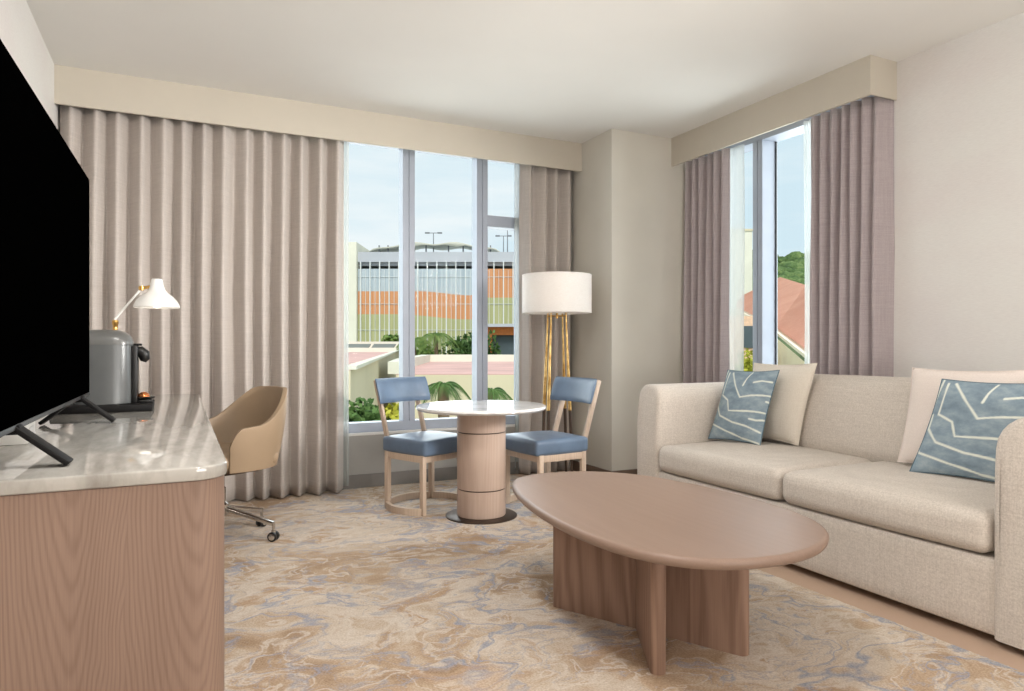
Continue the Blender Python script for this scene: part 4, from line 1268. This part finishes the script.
# pale tower and bits seen in the left pane
tw = empty('pale_tower', W(745, 70, GZ), yaw_z, label='pale tower block seen faintly through the sheer of the side window', cat='building')
b = NB(); box(b, -1.4, 0.75, 0, 4, 0, zat(231, 70)-GZ); obj('wall', b, M['stucco_pale'], tw, world=False, smooth=False)
b = NB(); box(b, -1.5, 0.85, -0.1, 4.1, zat(231, 70)-GZ, zat(229, 70)-GZ); obj('cornice', b, M['stucco_cream'], tw, world=False, smooth=False)
ax_ = empty('pale_annex', W(744, 30, GZ), yaw_z, label='low peach building with a dark window left of the terracotta roof', cat='building')
b = NB(); box(b, -1.6, 0.47, 0, 3, 0, zat(316, 30)-GZ); obj('wall', b, plain('peach_stucco', (230,196,166), 0.9), ax_, world=False, smooth=False)
b = NB(); box(b, -0.02, 0.42, -0.06, 0.0, zat(348, 30)-GZ, zat(326, 30)-GZ); obj('window', b, M['dark_open'], ax_, world=False, smooth=False)
bush('shrub', 748, 13, zat(345, 13), 0.75, M['leaf_yel'], 'yellow green shrub low in the left pane of the side window', 'shrub', 61, 0.12, 1500, h=1.6)
# distant wooded rise
b = NB(); n = 60; rnd = random.Random(5); rows = []
for r_i in range(14):
    row = []
    for i in range(n+1):
        px = 640+300*i/n; d_ = 120+r_i*9
        zz = GZ+ (r_i/13.0)**0.8*(zat(252, d_)-GZ)
        q = W(px, d_, zz-1.5+3.0*noise.noise(Vector((i*0.45, r_i*0.7, 2))))
        row.append(b.verts.new(q))
    rows.append(row)
for a, c in zip(rows, rows[1:]):
    for i in range(n): b.faces.new((a[i], a[i+1], c[i+1], c[i]))
hill = struct('hill', b, plain('hill_green', (88,104,70), 0.95, var=0.15, vscale=0.2), smooth=True)
b = NB()
for _ in range(1500):
    r_i = rnd.randint(2, 13); i = rnd.randint(12, n-12)
    v = rows[r_i][i].co if False else None
b.free()
b = NB(); rnd = random.Random(9)
for _ in range(620):
    f = rnd.uniform(0.35, 1.0); px = rnd.uniform(715, 860); d_ = 120+13*9*f
    zz = GZ+f**0.8*(zat(252, d_)-GZ)-1.0
    q = W(px, d_, zz)
    t2 = NB(); bmesh.ops.create_icosphere(t2, subdivisions=2, radius=1)
    s = rnd.uniform(1.3, 2.6)
    for v in t2.verts:
        v.co = v.co*(1+0.35*noise.noise(v.co*2.2+Vector((q.x, q.y, 0))))
        v.co = Vector((v.co.x*s, v.co.y*s, v.co.z*s*0.8))+q
    merge(b, t2)
def forest_mat():
    t = NT('forest_crowns'); n = t.noise(t.coord(), 0.16, 3); n2 = t.noise(t.coord(), 1.2, 4, 0.7)
    f = t.math('ADD', t.math('MULTIPLY', n.outputs[0], 0.5), t.math('MULTIPLY', n2.outputs[0], 0.5))
    return t.fin(t.ramp(f, [(0.38, (58,78,46)), (0.5, (88,112,66)), (0.62, (122,140,88))]), 0.9, 0, 0.2)
tag(obj('forest', b, forest_mat(), smooth=True, angle=180), 'dense green treetops on the horizon beyond the terracotta roof', 'forest', kind='stuff')

# ------------------------------------------------------------------ sky and lights
wd = bpy.data.worlds.new('World'); SC.world = wd; wd.use_nodes = True
nt = wd.node_tree; bg = nt.nodes['Background']
tc = nt.nodes.new('ShaderNodeTexCoord'); mp = nt.nodes.new('ShaderNodeMapping'); mp.inputs['Scale'].default_value = (1.0, 1.0, 5.5)
nz = nt.nodes.new('ShaderNodeTexNoise'); nz.inputs['Scale'].default_value = 2.2; nz.inputs['Detail'].default_value = 6; nz.inputs['Roughness'].default_value = 0.55
cr_ = nt.nodes.new('ShaderNodeValToRGB'); cr_.color_ramp.elements[0].position = 0.36; cr_.color_ramp.elements[0].color = lin((208,228,238))
cr_.color_ramp.elements[1].position = 0.66; cr_.color_ramp.elements[1].color = lin((238,243,245))
nt.links.new(tc.outputs['Generated'], mp.inputs[0]); nt.links.new(mp.outputs[0], nz.inputs['Vector'])
nt.links.new(nz.outputs[0], cr_.inputs[0]); nt.links.new(cr_.outputs[0], bg.inputs[0]); bg.inputs[1].default_value = 1.16

def area(name, loc, rot, sx, sy, power, color):
    l = bpy.data.lights.new(name, 'AREA'); l.shape = 'RECTANGLE'; l.size = sx; l.size_y = sy; l.energy = power; l.color = color
    o = bpy.data.objects.new(name, l); o.location = loc; o.rotation_euler = rot; COL.objects.link(o); return o
def point(name, loc, power, color, rad=0.03):
    l = bpy.data.lights.new(name, 'POINT'); l.energy = power; l.color = color; l.shadow_soft_size = rad
    o = bpy.data.objects.new(name, l); o.location = loc; COL.objects.link(o); return o
WARM = (1.0, 0.975, 0.94)
area('ceiling_downlight', (0.45, 1.75, 2.88), (0, 0, 0), 0.35, 0.35, 40, WARM)
area('rear_fill_light', (1.7, -0.9, 2.88), (0, 0, 0), 2.4, 1.8, 14, WARM)  # unseen overhead fill added behind the camera to light the room
area('ceiling_fill_light', (1.9, -1.2, 0.9), (R(157), 0, R(14)), 2.0, 1.2, 112, WARM)  # added upward fill, out of view, brightens the ceiling
def aim(o, tgt):
    o.rotation_euler = (Vector(tgt)-o.location).to_track_quat('-Z', 'Y').to_euler()
crt_fill = area('curtain_fill_light', (3.7, 0.7, 2.1), (0, 0, 0), 0.8, 0.8, 29, WARM); crt_fill.data.spread = R(62)  # off-camera fill added at the right to bring out the curtain pleats
aim(crt_fill, (-0.1, 5.2, 1.3))
area('window_daylight', (1.7, 6.8, 1.9), (R(-90), 0, 0), 3.4, 3.0, 130, (0.9, 0.96, 1.0))
area('window_daylight', (5.6, 3.75, 1.9), (0, R(90), 0), 3.0, 2.6, 230, (0.92, 0.97, 1.0))
point('desk_lamp_bulb', (shx, shy, shz+0.045), 1.2, (1.0, 0.92, 0.82), 0.03)
point('floor_lamp_bulb', (FL[0], FL[1], 1.60), 11.0, (1.0, 0.96, 0.91), 0.04)
s = bpy.data.lights.new('sun', 'SUN'); s.energy = 2.6; s.angle = R(12); s.color = (1, 0.96, 0.9)
so_ = bpy.data.objects.new('sun', s); so_.rotation_euler = (R(42), 0, R(-20)); COL.objects.link(so_)

# ------------------------------------------------------------------ camera
cam = bpy.data.cameras.new('camera'); cam.sensor_width = 36; cam.lens = 36*688/1024.0; cam.clip_end = 600; cam.clip_start = 0.05
co = bpy.data.objects.new('camera', cam); co.location = (0, 0, EYE); co.rotation_euler = (R(90), 0, -YAW); COL.objects.link(co)
SC.camera = co
vs_ = SC.view_settings; vs_.view_transform = 'Standard'; vs_.look = 'None'; vs_.gamma = 1; vs_.exposure = -0.08; vs_.use_curve_mapping = False
SC.cycles.use_denoising = True
SC.cycles.max_bounces = 8; SC.cycles.transparent_max_bounces = 12
